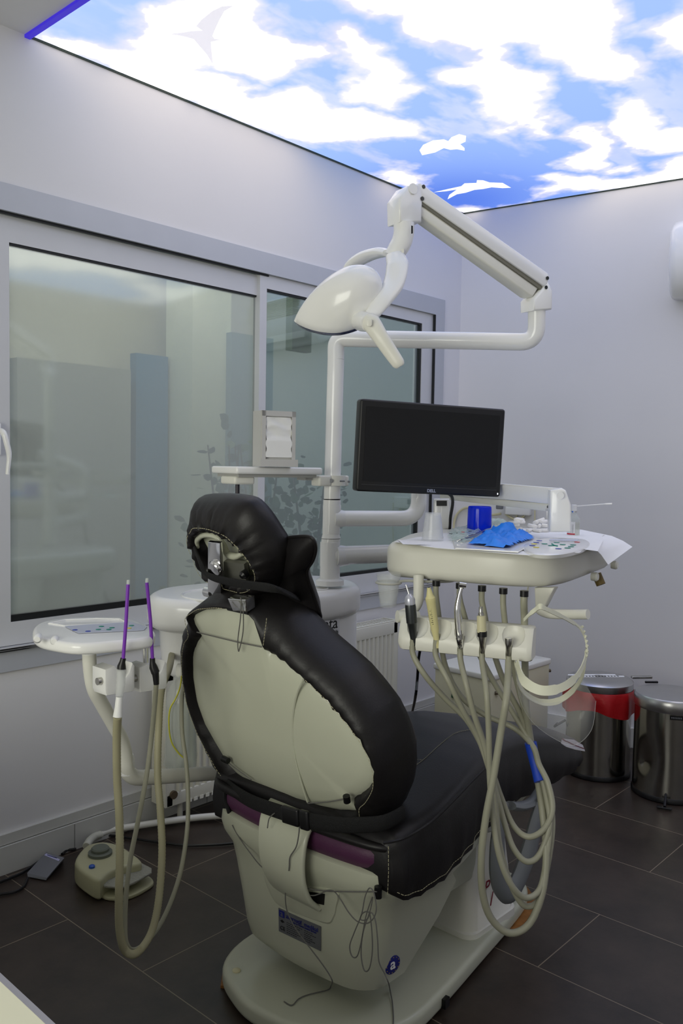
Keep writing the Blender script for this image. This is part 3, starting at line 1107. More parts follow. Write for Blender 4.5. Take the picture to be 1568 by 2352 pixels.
b = MB()
b.skin([bring(0, .012, .97), bring(0, .002, 1., .0022), bring(.10, -.008, 1, .0034), bring(.22, -.013, 1, .0024), bring(.42, -.012, 1, .0018), bring(.62, -.004, 1, .0016), bring(.80, .010, 1, .0012), bring(.93, .030), bring(1.0, .058, 1, .0008), bring(1.0, .085),
        bring(.96, .110), bring(.86, .128), bring(.6, .138), bring(.3, .140, .8), bring(0, .140, .4), bring(0, .140, .05)], False, True)
bc_ = b.obj('backrest_cover', LEATH, ch, smooth=70, label='black backrest cover gathered round the white shell')
b = MB()
dome = []
for k, d in ((1.03, .012), (.985, .004), (.95, -.002), (.85, -.007), (.7, -.011), (.5, -.014), (.25, -.016), (.03, -.016)):
    dome.append([bp3(a * k, c * k, d) for a, c in inner])
b.skin(dome, False, True)
bsx = b.obj('backrest_shell', SHELL, ch, smooth=70)


def onback(px, py, off=.0):
    """sight line onto the domed rear face of the shell"""
    D_ = -.010 - off
    return at(px, py, pl=(BO + BN * D_, BN))


# moulded crease and horizontal joint of the shell
b = MB()
b.tube(catmull([onback(x, y, .0050) for x, y in ((697, 1560), (680, 1600), (672, 1660), (676, 1730), (690, 1790), (706, 1842))], 6), .0030, 6)
b.obj('shell_crease', SHELL, bsx)
stitch(bc_, catmull([bp3(*(lambda a, c, e, f: (a + (e - a) * .30, c + (f - c) * .30))(*inner[i], *outer[i]), -.0160 - .0012) for i in [j % NB_ for j in range(44, NB_ + 25, 2)]], 3))
# stitched top corner panels
stitch(bc_, [onback(x, y, .012) for x, y in ((612, 1420), (611, 1432), (604, 1484))])
b = MB(); b.tube(catmull([onback(x, y, .010) for x, y in ((452, 1452), (500, 1464), (550, 1476), (600, 1486))], 5), .0016, 6)
b.tube(catmull([onback(x, y, .010) for x, y in ((512, 1742), (545, 1768), (577, 1791))], 3), .0016, 6)
b.tube(catmull([onback(x, y, .012) for x, y in ((795, 1834), (750, 1842), (706, 1845))], 3), .0016, 6)
b.obj('draw_cord', CORD, bc_)
b = MB()
for p, q_ in (((512, 1742), (524, 1748)), ((795, 1828), (797, 1842))):
    b.tube([onback(*p, .016), onback(*q_, .016)], .0085, 12)
b.obj('cord_toggle', BLACK, bc_)
# pleated hem, toggles and cords of the seat cover
b = MB()
tg = at(868, 2048, x=1.462)
b.tube([tg + V((0, 0, .012)), tg + V((0, 0, -.014))], .009, 12)
tg2 = at(533, 1894, x=1.47)
b.tube([tg2 + V((0, .01, 0)), tg2 + V((0, -.01, 0))], .008, 12)
b.tube(catmull([at(x, y, x=1.47) for x, y in ((520, 1805), (518, 1835), (526, 1865), (530, 1890))], 5), .006, 8)
b.obj('cord_toggle', BLACK, sc)


def cordpts(L, x0=1.425):
    return [at(px, py, **({'z': z} if z is not None else {'x': xx})) for px, py, xx, z in L]


b = MB()
X_ = 1.432
b.tube(catmull([at(x, y, x=X_ if 560 < x < 850 else 1.455) for x, y in ((533, 1895), (548, 1922), (575, 1960), (602, 1992), (640, 2014), (690, 2036), (740, 2046), (800, 2048), (866, 2048))], 6), .0015, 6)
b.tube(catmull([at(x, y, x=X_) for x, y in ((748, 2047), (718, 2057), (690, 2048), (672, 2034), (658, 2040), (655, 2062), (660, 2095), (680, 2135), (710, 2175), (738, 2212))] +
               [at(755, 2237, x=1.438), at(763, 2254, x=1.450)] + [at(x, y, z=z) for x, y, z in ((760, 2264, .070), (752, 2274, .0645), (710, 2284, .0625), (686, 2294, .0625), (670, 2309, .0625), (652, 2300, .0625))], 7), .0015, 6)
b.tube(catmull([at(x, y, x=X_) for x, y in ((745, 2046), (765, 2046), (782, 2066), (800, 2095), (820, 2116), (842, 2121), (858, 2108), (864, 2085), (858, 2050), (848, 2040), (838, 2060), (830, 2100), (814, 2140), (803, 2172), (808, 2196),
                                                (820, 2196), (830, 2160), (840, 2105), (855, 2060), (850, 2090), (834, 2140), (829, 2190), (836, 2228), (848, 2224), (855, 2180), (852, 2120), (846, 2095), (832, 2098), (828, 2112), (842, 2112),
                                                (852, 2096), (862, 2115), (867, 2160), (870, 2208))] + [at(883, 2236, x=1.44), at(892, 2258, x=1.455), at(895, 2271, z=.080)] + [at(x, y, z=z) for x, y, z in ((897, 2282, .068), (901, 2305, .0640), (903, 2350, .0625), (896, 2400, .0625))], 6), .0015, 6)
b.tube(catmull([at(x, y, x=1.40) for x, y in ((688, 1888), (686, 1915), (680, 1945), (666, 1968), (664, 1990), (663, 2000))], 5), .0016, 6)
b.tube(catmull([at(x, y, x=1.40) for x, y in ((630, 1868), (618, 1880), (614, 1902))], 5), .0015, 6)
b.obj('draw_cord', CORD, sc)
# belt with buckle round the foot of the backrest
b = MB()
bl_ = catmull([at(x, y, x=xx) for x, y, xx in ((515, 1795, 1.50), (540, 1818, 1.452), (580, 1842, 1.432), (640, 1864, 1.405), (700, 1882, 1.398), (760, 1893, 1.405), (820, 1895, 1.43), (880, 1890, 1.47), (925, 1868, 1.53))], 6)
b.tube(bl_, .019, 12, flat=1, up=(0, 0, 1))
for v in b.bm.verts:
    pass
belt = b.obj('waist_belt', BELT, ch)
me_ = belt.data
# flatten the belt: keep its height, thin it front to back
for v in me_.vertices:
    best = min(bl_, key=lambda p: (p - v.co).length)
    d = v.co - best
    v.co = best + V((d.x * .22, d.y * .35, d.z))
b = MB()
c = at(668, 1874, x=1.398)
Rb = basis(at(700, 1882, x=1.398) - at(640, 1864, x=1.405), (0, 0, 1))
b.box(c, (.062, .014, .042), Rb, bev=.005)
b.box(c + Rb @ V((.05, 0, 0)), (.03, .012, .046), Rb, bev=.004)
b.obj('belt_buckle', BLACK, belt)

# ---- headrest
HO = at(545, 1250, y=1.50)
HN = V((.80, -.12, .50)).normalized()          # the side the head rests on
HUv = (V((0, 0, 1)) - HN * HN.z).normalized()
HR = HUv.cross(HN).normalized()


def hp(px, py, d=0.):
    return at(px, py, pl=(HO + HN * d, HN))


H_IN = [(452, 1232), (470, 1222), (492, 1222), (515, 1233), (540, 1250), (562, 1268), (578, 1290), (588, 1310), (582, 1326), (560, 1335), (520, 1330), (485, 1318), (470, 1300), (460, 1270), (450, 1250)]
H_OUT = [(429, 1208), (431, 1188), (444, 1158), (471, 1133), (510, 1130), (542, 1134), (568, 1150), (597, 1163), (625, 1186), (648, 1216), (662, 1239), (671, 1265), (669, 1300), (657, 1333), (628, 1347), (595, 1344), (545, 1340), (500, 1328), (475, 1310),
         (452, 1275), (436, 1240)]


def ang2(P, c, n, A, B):
    pol = [((p - c).dot(A), (p - c).dot(B)) for p in P]
    out = []
    for k in range(n):
        a = 2 * PI * k / n
        dx, dy = math.cos(a), math.sin(a)
        best = 0
        for i in range(len(pol)):
            (x1, y1), (x2, y2) = pol[i], pol[(i + 1) % len(pol)]
            ex, ey = x2 - x1, y2 - y1
            den = dx * ey - dy * ex
            if abs(den) < 1e-12:
                continue
            t = (x1 * ey - y1 * ex) / den; s = (x1 * dy - y1 * dx) / den
            if t > 0 and -1e-6 <= s <= 1 + 1e-6:
                best = max(best, t)
        out.append((best * dx, best * dy))
    return out


HC = hp(525, 1278)
hi_ = ang2(catmull([hp(*p) for p in H_IN], 4, True), HC, 90, HR, HUv)
HODf = lambda p: .012 + .066 * min(1, max(0, (p[0] - 440) / 200, (1172 - p[1]) / 42))
ho_ = ang2(catmull([hp(*p, HODf(p)) - HN * HODf(p) for p in H_OUT], 4, True), HC, 90, HR, HUv)


def hring(s, d, k=1., wr=0.):
    out = []
    for i, ((a, c), (e, f)) in enumerate(zip(hi_, ho_)):
        th = i / 90 * 2 * PI
        w = wr * min(1, math.hypot(e - a, f - c) / .05) * (math.sin(th * 31) + .7 * math.sin(th * 19 + 1))
        out.append(HC + HR * (a + (e - a) * s) * k + HUv * (c + (f - c) * s) * k + HN * (d + w))
    return out


hd = MB()
hd.skin([hring(0, .02, .95), hring(0, .004, 1, .002), hring(.10, -.010, 1, .0035), hring(.28, -.016, 1, .004), hring(.55, -.008, 1, .0035), hring(.8, .010, 1, .002), hring(.95, .032), hring(1, .050), hring(.97, .070), hring(.85, .088), hring(.5, .098), hring(.2, .1, .6), hring(0, .1, .1)], False, True)
hr = hd.obj('headrest', LEATH, ch, smooth=70, label='black padded headrest with gathered cover')
b = MB(); b.skin([hring(0, .03, 1.03), hring(0, .022, .99), hring(0, .024, .8), hring(0, .024, .1)], False, True); b.obj('headrest_shell', SHELL, hr)
# raised lip of the white headrest shell
b = MB(); b.tube(catmull([hp(x, y, .004) for x, y in ((456, 1262), (452, 1242), (468, 1229), (495, 1232), (512, 1250), (522, 1272), (540, 1278), (556, 1272))], 6), [.005, .007, .007, .007, .008, .009, .005], 10)
b.obj('headrest_shell', SHELL, hr)
stitch(hr, catmull([HC + HR * (a + (e - a) * .33) + HUv * (c + (f - c) * .33) - HN * .0175 for (a, c), (e, f) in list(zip(hi_, ho_))[::2]], 3, True))
# chrome carrier
CB = basis(at(520, 1300, y=1.5) - at(490, 1300, y=1.5), (0, 0, 1))
def hx(px, py, d=.0):
    return hp(px, py, -.018 + d)
b = MB()
b.prism([hx(484, 1240), (hx(512, 1243)), hx(514, 1380), hx(483, 1378)][::1], -HN, .010, .002)
b.obj('headrest_carrier', CHROME, hr, smooth=30)
b = MB(); b.lathe([(.0, 0), (.021, 0), (.021, .006), (.017, .011), (.0, .013)], hx(499, 1302, -.010), -HN, 28)
b.obj('carrier_knob', CHROME, hr)
b = MB()
b.prism([hx(513, 1290, .012), hx(560, 1296, .012), hx(566, 1345, .012), hx(513, 1378, .012)], HN, .012)
b.obj('carrier_plate', mat('worn_grey_metal', lin(130, 130, 120), .4, metal=.5), hr, smooth=0)
b = MB(); b.lathe([(.010, 0), (.011, .012), (.006, .018)], hp(566, 1315, -.006), -HN, 14); b.obj('cord_toggle', BLACK, hr)
b = MB()
mt = [onback(x, y, .008) for x, y in ((522, 1375), (564, 1378), (566, 1406), (534, 1404))]
b.prism(mt, BN, .03, .003); b.obj('headrest_mount', CHROME, ch, smooth=30)
b = MB()
k0 = hx(480, 1360); k1_ = hx(540, 1372)
ax_ = (k1_ - k0).normalized()
b.tube([k0 - ax_ * .012, k0 + ax_ * .02], .014, 20); b.tube([k0, k1_], .008, 12); b.tube([k1_ - ax_ * .02, k1_ + ax_ * .004], .013, 20)
b.obj('clamp_knob', CHROME, hr, smooth=30)
b = MB(); b.prism([onback(x, y, .004) for x, y in ((520, 1398), (568, 1399), (568, 1412), (522, 1402))], BN, .01); b.obj('mount_slot', BLACK, ch, smooth=0)
b = MB()
b.tube(catmull([onback(x, y, .02) for x, y in ((552, 1372), (558, 1400), (558, 1450), (550, 1490), (547, 1494), (546, 1470), (552, 1420), (554, 1380))], 6), .0014, 6)
b.obj('draw_cord', CORD, hr)

# neck pillow strapped on in front of the headrest
np_out = [(585, 1252), (640, 1240), (668, 1234), (705, 1232), (720, 1240), (725, 1262), (718, 1288), (706, 1308), (708, 1330), (722, 1370), (736, 1423), (700, 1412), (640, 1388), (585, 1366), (545, 1345), (530, 1300)]
PO = HO + HN * .085
PNn = HN
pts = catmull([at(x, y, pl=(PO, PNn)) for x, y in np_out], 4, True)
pcn = sum(pts, V()) / len(pts)
b = MB()
b.skin([[pcn + (p - pcn) * k + PNn * d for p in pts] for k, d in ((.1, -.034), (.5, -.032), (.8, -.022), (.95, -.008), (1, 0), (.95, .008), (.8, .022), (.5, .032), (.1, .034))])
pil = b.obj('neck_pillow', LEATH, None, smooth=70, label='black piped neck pillow strapped behind the chair headrest', cat='pillow')
b = MB(); b.tube(pts, .0042, 8, closed=True); b.obj('piping', LEATH, pil)
b = MB()
st_ = catmull([hx(448, 1262, .01), hx(460, 1292, -.008), hx(475, 1320, -.014), hx(520, 1335, -.02), hx(580, 1345, -.02), hx(640, 1355, -.012), at(690, 1378, pl=(PO, PNn))], 6)
b.tube(st_, .0135, 10)
so = b.obj('elastic_strap', BELT, pil)
for v in so.data.vertices:
    best = min(st_, key=lambda p: (p - v.co).length); d = v.co - best
    v.co = best + d - HN * d.dot(HN) * .8

# ---- lift tower, arm joint and armrest on the right side
b = MB()
b.skin([[V((cx + a, cy + c, z)) for a, c in rrect(w, h, r_, 6)] for z, cx, cy, w, h, r_ in ((.052, 2.115, 1.365, .262, .175, .04), (.075, 2.115, 1.365, .262, .175, .04), (.078, 2.115, 1.365, .25, .163, .04), (.2, 2.115, 1.37, .235, .15, .04), (.30, 2.12, 1.375, .21, .135, .04),
                                                                                  (.345, 2.125, 1.38, .19, .12, .035), (.365, 2.13, 1.385, .15, .09, .03), (.37, 2.135, 1.385, .1, .05, .02))])
tw = b.obj('tower_cover', PLAST2, ch, smooth=60)
RED = mat('script_red', lin(130, 20, 40), .5)
tx = at(1117, 2040, y=1.288)
text('P', .055, tx, (1, 0, 0), (0, 0, 1), RED, tw, shear=.2)
text('l', .055, at(1126, 2068, y=1.287), (1, 0, .1), (.2, 0, 1), RED, tw, shear=.4)
b = MB()
kp = [at(x, y, y=1.235) for x, y in ((1102, 1895), (1103, 1868), (1115, 1838), (1133, 1826), (1150, 1828), (1168, 1848), (1160, 1880), (1150, 1908), (1120, 1915))]
b.prism(kp, (0, 1, 0), .10, .008)
aj = b.obj('arm_joint', PLAST2, ch, smooth=50)
b = MB()
for x, y, r_ in ((1111, 1883, .0065), (1108, 1855, .003)):
    b.lathe([(r_, 0), (r_, .002)], at(x, y, y=1.2355), (0, -1, 0), 14)
b.obj('screw_hole', BLACK, aj)
b = MB()
arm1 = catmull([at(x, y, y=1.20) for x, y in ((1160, 1842), (1148, 1880), (1142, 1930), (1142, 1990), (1150, 2030), (1170, 2048), (1190, 2020), (1212, 1960), (1230, 1890), (1243, 1840), (1240, 1815))], 6)
b.tube(arm1, [.018, .024, .030, .034, .034, .034, .036, .038, .034, .026, .016], 12, flat=.5, up=(0, 1, 0))
b.obj('armrest', ARMG, ch, label='grey swing-down armrest')
b = MB()
b.tube(catmull([at(x, y, y=1.22) for x, y in ((1172, 1850), (1195, 1852), (1222, 1842), (1240, 1815))], 6), [.012, .013, .012, .010], 12, flat=1.6, up=(0, 1, 0))
b.obj('armrest', ARMG, ch, label='grey swing-down armrest')

# ================================================================ DENTAL UNIT (basin, column, arms)
du = thing('dental_unit', (1.98, 1.98, 0), 'white dental unit cabinet with spittoon basin and tall pole, left of the chair', 'dental unit')
capo = catmull([V((x, y, .905)) for x, y in ((1.462, 2.03), (1.50, 2.15), (1.62, 2.235), (1.80, 2.235), (2.0, 2.22), (2.17, 2.17), (2.235, 2.05), (2.20, 1.92), (2.12, 1.835), (2.0, 1.805), (1.85, 1.82), (1.68, 1.85), (1.53, 1.92))], 5, True)
b = MB(); b.prism(capo, (0, 0, 1), .10, .030, 5); b.obj('basin_top', PLAST, du, smooth=50)
bo_ = catmull([V((x, y, .06)) for x, y in ((1.86, 1.96), (1.90, 2.05), (1.97, 2.10), (2.07, 2.12), (2.16, 2.09), (2.20, 2.0), (2.165, 1.89), (2.09, 1.838), (1.99, 1.826), (1.90, 1.835), (1.86, 1.87))], 5, True)
b = MB(); b.prism(bo_, (0, 0, 1), .85, .01)
lo_ = [V((x, y)) if False else V((x, y, 0)) for x, y in ((1.50, 2.03), (1.53, 2.13), (1.63, 2.205), (1.76, 2.21), (1.86, 2.1), (1.84, 1.92), (1.72, 1.875), (1.57, 1.925))]
lo_ = catmull(lo_, 5, True); lc = sum(lo_, V()) / len(lo_)
b.skin([[lc + (p - lc) * k + V((0, 0, z)) for p in lo_] for z, k in ((.755, .70), (.76, .82), (.775, .91), (.80, .955), (.85, .98), (.91, 1.0))])
b.obj('cabinet_body', PLAST, du, smooth=50)
b = MB(); c = at(445, 1362, z=1.005)
b.tube([V((c.x + .05 + .13 * math.cos(a), c.y - .09 + .13 * math.sin(a), 1.0052)) for a in [2 * PI * k / 48 for k in range(48)]], .0035, 8, closed=True)
b.obj('basin_rim', PLAST, du)
c2_ = at(732, 1352, z=1.006)
b = MB(); b.lathe([(.030, .0), (.032, .003), (.028, .004), (.024, .001), (.0, .001)], (c2_.x, c2_.y, 1.0045), seg=28); b.obj('basin_cap', PLAST, du)
lab = mat('label_white', lin(235, 235, 238), .4)
q4 = [at(x, y, y=1.8205) for x, y in ((722, 1406), (779, 1398), (779, 1464), (722, 1478))]
b = MB(); b.prism(q4, (0, -1, 0), .0012); lb = b.obj('brand_label', lab, du, smooth=0, label='white label with dark lettering')
text('ata', .054, at(760, 1433, y=1.8185), (1, 0, 0), (0, 0, 1), INK, lb)
text('eniği', .018, at(768, 1454, y=1.8185), (1, 0, .15), (0, 0, 1), INK, lb)

T0 = 2.75
def pp(px, py, t=T0):
    return at(px, py, t=t)
b = MB()
base = pp(757, 1336); z1_ = at(757, 1290, t=T0)
b.tube([base + V((0, 0, -.01)), base + V((0, 0, .006)), base + V((0, 0, .012))], [.047, .046, .036], 28)
b.tube([pp(757, 1338), pp(758, 1250), pp(760, 1236), pp(760, 1232)], [.0335, .0305, .0305, .029], 28)
b.tube([pp(760, 1236), pp(760, 1224)], [.0315, .027], 28)
b.tube([pp(760, 1226), pp(762, 1148)], .0285, 28)
b.tube([pp(762, 1146), pp(771, 826)], .0268, 28)
po_ = b.obj('pole', PLAST, du)
b = MB(); b.tube([pp(762, 1148.5), pp(762, 1145.5)], .0275, 28); b.tube([pp(760, 1237), pp(760, 1235.5)], .0312, 28); b.tube([pp(771, 828), pp(771, 824)], .0266, 28)
b.obj('pole_joint', BLACK, du)

# ---- operating lamp
la = thing('operating_lamp', base, 'white dental operating lamp hanging from a folding arm on the pole', 'dental lamp')
b = MB()
bp_ = fillet([pp(771, 826), pp(771, 777), pp(1232, 786, 2.68), pp(1232, 706, 2.66)], .075, 8)
b.tube(bp_, [.0268, .0268, .0268, .0262, .0262], 28); b.obj('boom_tube', PLAST, la)


def T_(px):     # the spring arm comes towards the camera from right to left
    return 2.66 + (2.34 - 2.66) * (1232 - px) / (1232 - 930)


def armpoly(L, tf=T_):
    return [at(x, y, t=tf(x)) for x, y in L]


fd = (at(1080, 560, t=2) - at(1080, 560, t=1)); fd.z = 0; fd.normalize()
ad = (at(1232, 600, t=2.66) - at(930, 600, t=2.34)); ad.z = 0; ad.normalize()
sd = V((-ad.y, ad.x, 0))
if sd.dot(fd) < 0:
    sd = -sd
b = MB()
b.prism([p - sd * .03 for p in armpoly([(944, 429), (950, 427), (1241, 631), (1244, 640), (1240, 658), (1232, 661), (952, 466), (944, 455)])], sd, .060, .003, 2)
sa = b.obj('spring_arm', PLAST, la, smooth=50)
b = MB(); b.prism([p - sd * .022 for p in armpoly([(950, 470), (1225, 664), (1212, 684), (1205, 682), (953, 500)])], sd, .044, .006, 2)
b.obj('spring_arm', PLAST2, la, smooth=50)
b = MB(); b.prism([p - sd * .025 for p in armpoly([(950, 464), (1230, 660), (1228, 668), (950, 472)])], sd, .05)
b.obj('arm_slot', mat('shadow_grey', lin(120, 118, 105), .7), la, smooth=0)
b = MB()
for x, y in ((956, 436), (953, 463), (1239, 643), (1236, 664)):
    p = at(x, y, t=T_(x)) - sd * .031
    b.tube([p, p - sd * .002], .0055, 14)
b.obj('arm_bolt', mat('bolt_grey', lin(60, 62, 60), .3, metal=.7), la)
b = MB()
b.prism([p - sd * .031 for p in armpoly([(1210, 690), (1232, 664), (1240, 648), (1252, 670), (1251, 714), (1210, 716)])], sd, .062, .006, 2)
b.prism([p - sd * .031 for p in armpoly([(922, 433), (946, 428), (956, 436), (953, 516), (903, 516), (902, 462)])], sd, .062, .006, 2)
b.obj('arm_knuckle', PLAST, la, smooth=50)
b = MB(); p = at(931, 441, t=T_(931)) - sd * .032; b.tube([p, p - sd * .003], .014, 20); b.obj('knuckle_cap', PLAST, la)
TL_ = 2.32
b = MB()
b.tube(catmull([pp(927, 514, TL_), pp(927, 535, TL_), pp(922, 556, TL_), pp(912, 574, TL_), pp(900, 592, TL_)], 5), [.0285, .0275, .0275, .0265, .023], 24)
b.obj('elbow', PLAST, la)
b = MB(); bx = [pp(x, y, TL_ - .03) for x, y in ((944, 518), (948, 519), (948, 536), (944, 537))]; b.prism(bx, -fd, .001); b.obj('small_sticker', INK, la, smooth=0)
b = MB(); b.prism([pp(x, y, TL_ - .026) for x, y in ((921, 573), (927, 572), (928, 580), (923, 584))], -fd, .002); b.obj('push_button', PLAST2, la)
# lamp head
right = (at(1000, 700, t=2.3) - at(800, 700, t=2.3)).normalized(); upv = V((0, 0, 1)); tocam = -fd
e1 = (at(868, 700, t=2.3) - at(675, 737, t=2.3)); hl = e1.length / 2; e1.normalize()
e2 = (tocam * .66 - upv * .75).normalized(); e2 = (e2 - e1 * e2.dot(e1)).normalized()
e3 = e1.cross(e2)
if e3.z < 0:
    e3 = -e3
LC = (at(675, 737, t=2.3) + at(868, 700, t=2.3)) / 2


def lring(k, h, sh=0.):
    out = []
    for i in range(64):
        a = 2 * PI * i / 64
        ca_, sa_ = math.cos(a), math.sin(a)
        w = .098 * math.copysign(abs(sa_) ** (1.5 if ca_ < 0 else .85), sa_) * (.86 + .14 * ca_ if ca_ < 0 else .86)
        out.append(LC + e1 * (hl * ca_ * k + sh) + e2 * (w * k) + e3 * h)
    return out


b = MB()
rings = [lring(.96, -.004), lring(1, 0)]
for i in range(1, 12):
    s = i / 12 * PI / 2
    rings.append(lring(math.cos(s) ** .9, .122 * math.sin(s) ** 1.0, .062 * math.sin(s)))
rings.append(lring(.04, .122, .062))
b.skin(rings)
lh = b.obj('lamp_head', PLAST, la, smooth=70)
b = MB(); b.skin([lring(.1, -.022), lring(.84, -.020), lring(.97, -.011), lring(1.0, -.001)])
b.obj('lamp_lens', mat('smoked_lens', lin(60, 66, 92), .1, coat=.5), lh, smooth=60)
b = MB()
b.tube(catmull([pp(903, 584, 2.31), pp(912, 610, 2.28), pp(902, 655, 2.25), pp(874, 695, 2.22), pp(842, 738, 2.2)], 7), [.022, .031, .030, .027, .019], 16, flat=.55, up=tocam)
b.tube(catmull([pp(893, 582, 2.33), pp(872, 580, 2.37), pp(838, 590, 2.42), pp(806, 612, 2.45), pp(786, 650, 2.46)], 7), [.020, .027, .029, .026, .018], 16, flat=.5, up=upv)
b.obj('yoke', PLAST, la)
b = MB()
b.tube([pp(822, 734, 2.26), pp(832, 738, 2.215), pp(848, 742, 2.165)], [.026, .026, .022], 22)
b.obj('pivot', PLAST, la)
b = MB()
hpts = catmull([pp(838, 730, 2.17), pp(852, 742, 2.16), pp(872, 772, 2.15), pp(896, 808, 2.15), (pp(914, 834, 2.15)), pp(919, 842, 2.15)], 6)
b.tube(hpts, [.014, .024, .0205, .0185, .0165, .010], 18, flat=.62, up=tocam)
hd_ = b.obj('lamp_handle', PLAST2, la, label='long tapered grip')
b = MB(); c = pp(848, 742, 2.135)
b.prism([c + right * a + upv * d for a, d in rrect(.013, .018, .005, 4)], tocam, .004, .001, 2); b.obj('lock_button', PLAST2, hd_)

# ---- monitor
TLc, BLc, TRc = at(829, 915, t=2.48), at(816, 1128, t=2.48), at(1161, 940, t=2.66)
mxx = (TRc - TLc); MWd = mxx.length; mxx.normalize()
mup = (TLc - BLc); mup = (mup - mxx * mup.dot(mxx)).normalized(); MH = (TLc - BLc).length * 1.0
mn = mxx.cross(mup)
if mn.dot(tocam) < 0:
    mn = -mn
MCc = TLc + mxx * MWd / 2 - mup * MH / 2
mo = thing('monitor', MCc - mup * MH / 2, 'black flat monitor switched off, mounted beside the white pole', 'monitor')
RM = Matrix((mxx, mup, mn)).transposed()
b = MB(); b.box(MCc - mn * .022, (MWd, MH, .044), RM, bev=.006)
b.obj('monitor_case', mat('monitor_black', lin(20, 20, 21), .4), mo, smooth=40)
b = MB(); b.box(MCc + mn * .0005 + mup * .005, (MWd - .036, MH - .052, .002), RM); b.obj('screen', mat('dark_screen', lin(24, 24, 25), .32, spec=.35), mo, smooth=0)
b = MB()
for z, w_, hh in ((.0012, MWd - .03, .0016),):
    b.box(MCc - mup * (MH / 2 - .021) + mn * .0005, (MWd - .03, .0014, .002), RM)
b.obj('bezel_edge', mat('bezel_sheen', lin(60, 60, 62), .3), mo, smooth=0)
text('DELL', .0125, MCc - mup * (MH / 2 - .010) + mn * .001 + mxx * .003, mxx, mup, mat('logo_silver', lin(150, 155, 175), .4), mo, name='maker_logo', bold=.0005)
b = MB(); b.box(MCc - mup * (MH / 2 - .010) + mxx * (MWd / 2 - .010) + mn * .001, (.002, .005, .002), RM); b.obj('power_light', mat('power_led', (.9, .9, .95), .4, emit=(.9, .95, 1), estr=1.5), mo, smooth=0)
b = MB(); b.box(MCc - mn * .06, (.16, .12, .05), RM, bev=.01); b.box(MCc - mn * .05, (.3, .2, .03), RM, bev=.01); b.obj('rear_mount', BLACK, mo)
b = MB()
tm = MCc - mn * .085
b.tube(fillet([pp(770, 1191), pp(961, 1191, 2.86), V((0, 0, 0)) + pp(962, 1100, 2.87), tm + V((0, 0, -.02))], .065, 8), .0262, 26)
b.tube([pp(762, 1205), pp(762, 1160)], .0296, 28)
b.tube([pp(765, 1191), pp(790, 1191, 2.76)], [.034, .0262], 24)
b.obj('monitor_arm', PLAST, mo)
b = MB()
b.tube(catmull([MCc - mn * .05 - mup * .12 + mxx * .03, pp(1037, 1140, 2.68), pp(1034, 1190, 2.76), pp(1030, 1230, 2.84), pp(1008, 1330, 2.86), pp(985, 1420, 2.9), pp(963, 1500, 2.95), pp(958, 1560, 3.0), pp(952, 1610, 3.05), at(940, 1660, z=.02)], 7), .0052, 8)
b.obj('power_cable', BLACK, mo)

# ---- delivery unit: arm, tray, keypad, instrument rail
TZ0, TZ1 = 1.112, 1.203
dt = thing('delivery_unit', (1.95, 1.25, TZ0), 'cream-white instrument delivery unit with rounded tray top, keypad and holder rail', 'delivery unit')
b = MB()
b.tube([pp(757, 1300), pp(758, 1245)], .0325, 28)
b.tube(fillet([pp(765, 1276), pp(1012, 1268, 2.86), pp(1016, 1150, 2.86)], .06, 8), .0305, 26)
b.tube([pp(768, 1277), pp(800, 1276, 2.77)], [.038, .031], 26)
b.obj('support_arm', PLAST, dt)
def T2(px):
    return 3.02 + (2.44 - 3.02) * (px - 1016) / (1285 - 1016)
b = MB(); b.prism([p - sd * .0 for p in armpoly([(996, 1146), (1032, 1146), (1032, 1215), (996, 1215)], lambda x: 2.83)], fd, .06, .004)
b.prism([p for p in armpoly([(998, 1100), (1060, 1103), (1290, 1122), (1289, 1150), (1262, 1158), (998, 1130)], T2)], fd, .06, .004, 2)
b.obj('spring_arm', PLAST, dt, smooth=50)
b = MB(); b.prism([p + fd * .008 for p in armpoly([(1010, 1135), (1262, 1158), (1254, 1174), (1235, 1172), (1010, 1146)], T2)], fd, .044, .003, 2); b.obj('spring_arm', PLAST2, dt, smooth=50)
b = MB(); b.prism([p - fd * .002 for p in armpoly([(1002, 1150), (1026, 1150), (1026, 1162), (1002, 1162)], lambda x: 2.83)], fd, .01); b.obj('dark_cap', BLACK, dt)
b = MB(); b.prism([p - fd * .004 for p in armpoly([(1263, 1126), (1290, 1121), (1299, 1126), (1311, 1160), (1311, 1222), (1262, 1222)], lambda x: 2.42)], fd, .075, .006, 2)
b.obj('arm_head', PLAST, dt, smooth=50)
b = MB(); p = pp(1286, 1138, 2.405); b.tube([p, p - fd * .003], .010, 18); b.obj('knuckle_cap', PLAST, dt)
b = MB()
for x, y in ((1257, 1135), (1259, 1164)):
    p = pp(x, y, T2(x) - .002); b.tube([p, p - fd * .003], .0048, 12)
b.obj('arm_bolt', MATS['bolt_grey'], dt)
TO = catmull([V((x, y, TZ0)) for x, y in ((1.722, 1.375), (1.738, 1.30), (1.755, 1.22), (1.775, 1.13), (1.805, 1.055), (1.85, 1.012), (1.91, .998), (2.0, 1.005), (2.2, 1.045), (2.36, 1.08), (2.43, 1.12), (2.45, 1.20), (2.42, 1.40), (2.34, 1.54), (2.2, 1.60),
                                             (2.02, 1.56), (1.85, 1.475), (1.75, 1.42))], 5, True)
b = MB(); b.prism(TO, (0, 0, 1), TZ1 - TZ0, .026, 5); tb = b.obj('tray_body', PLAST2, dt, smooth=60)
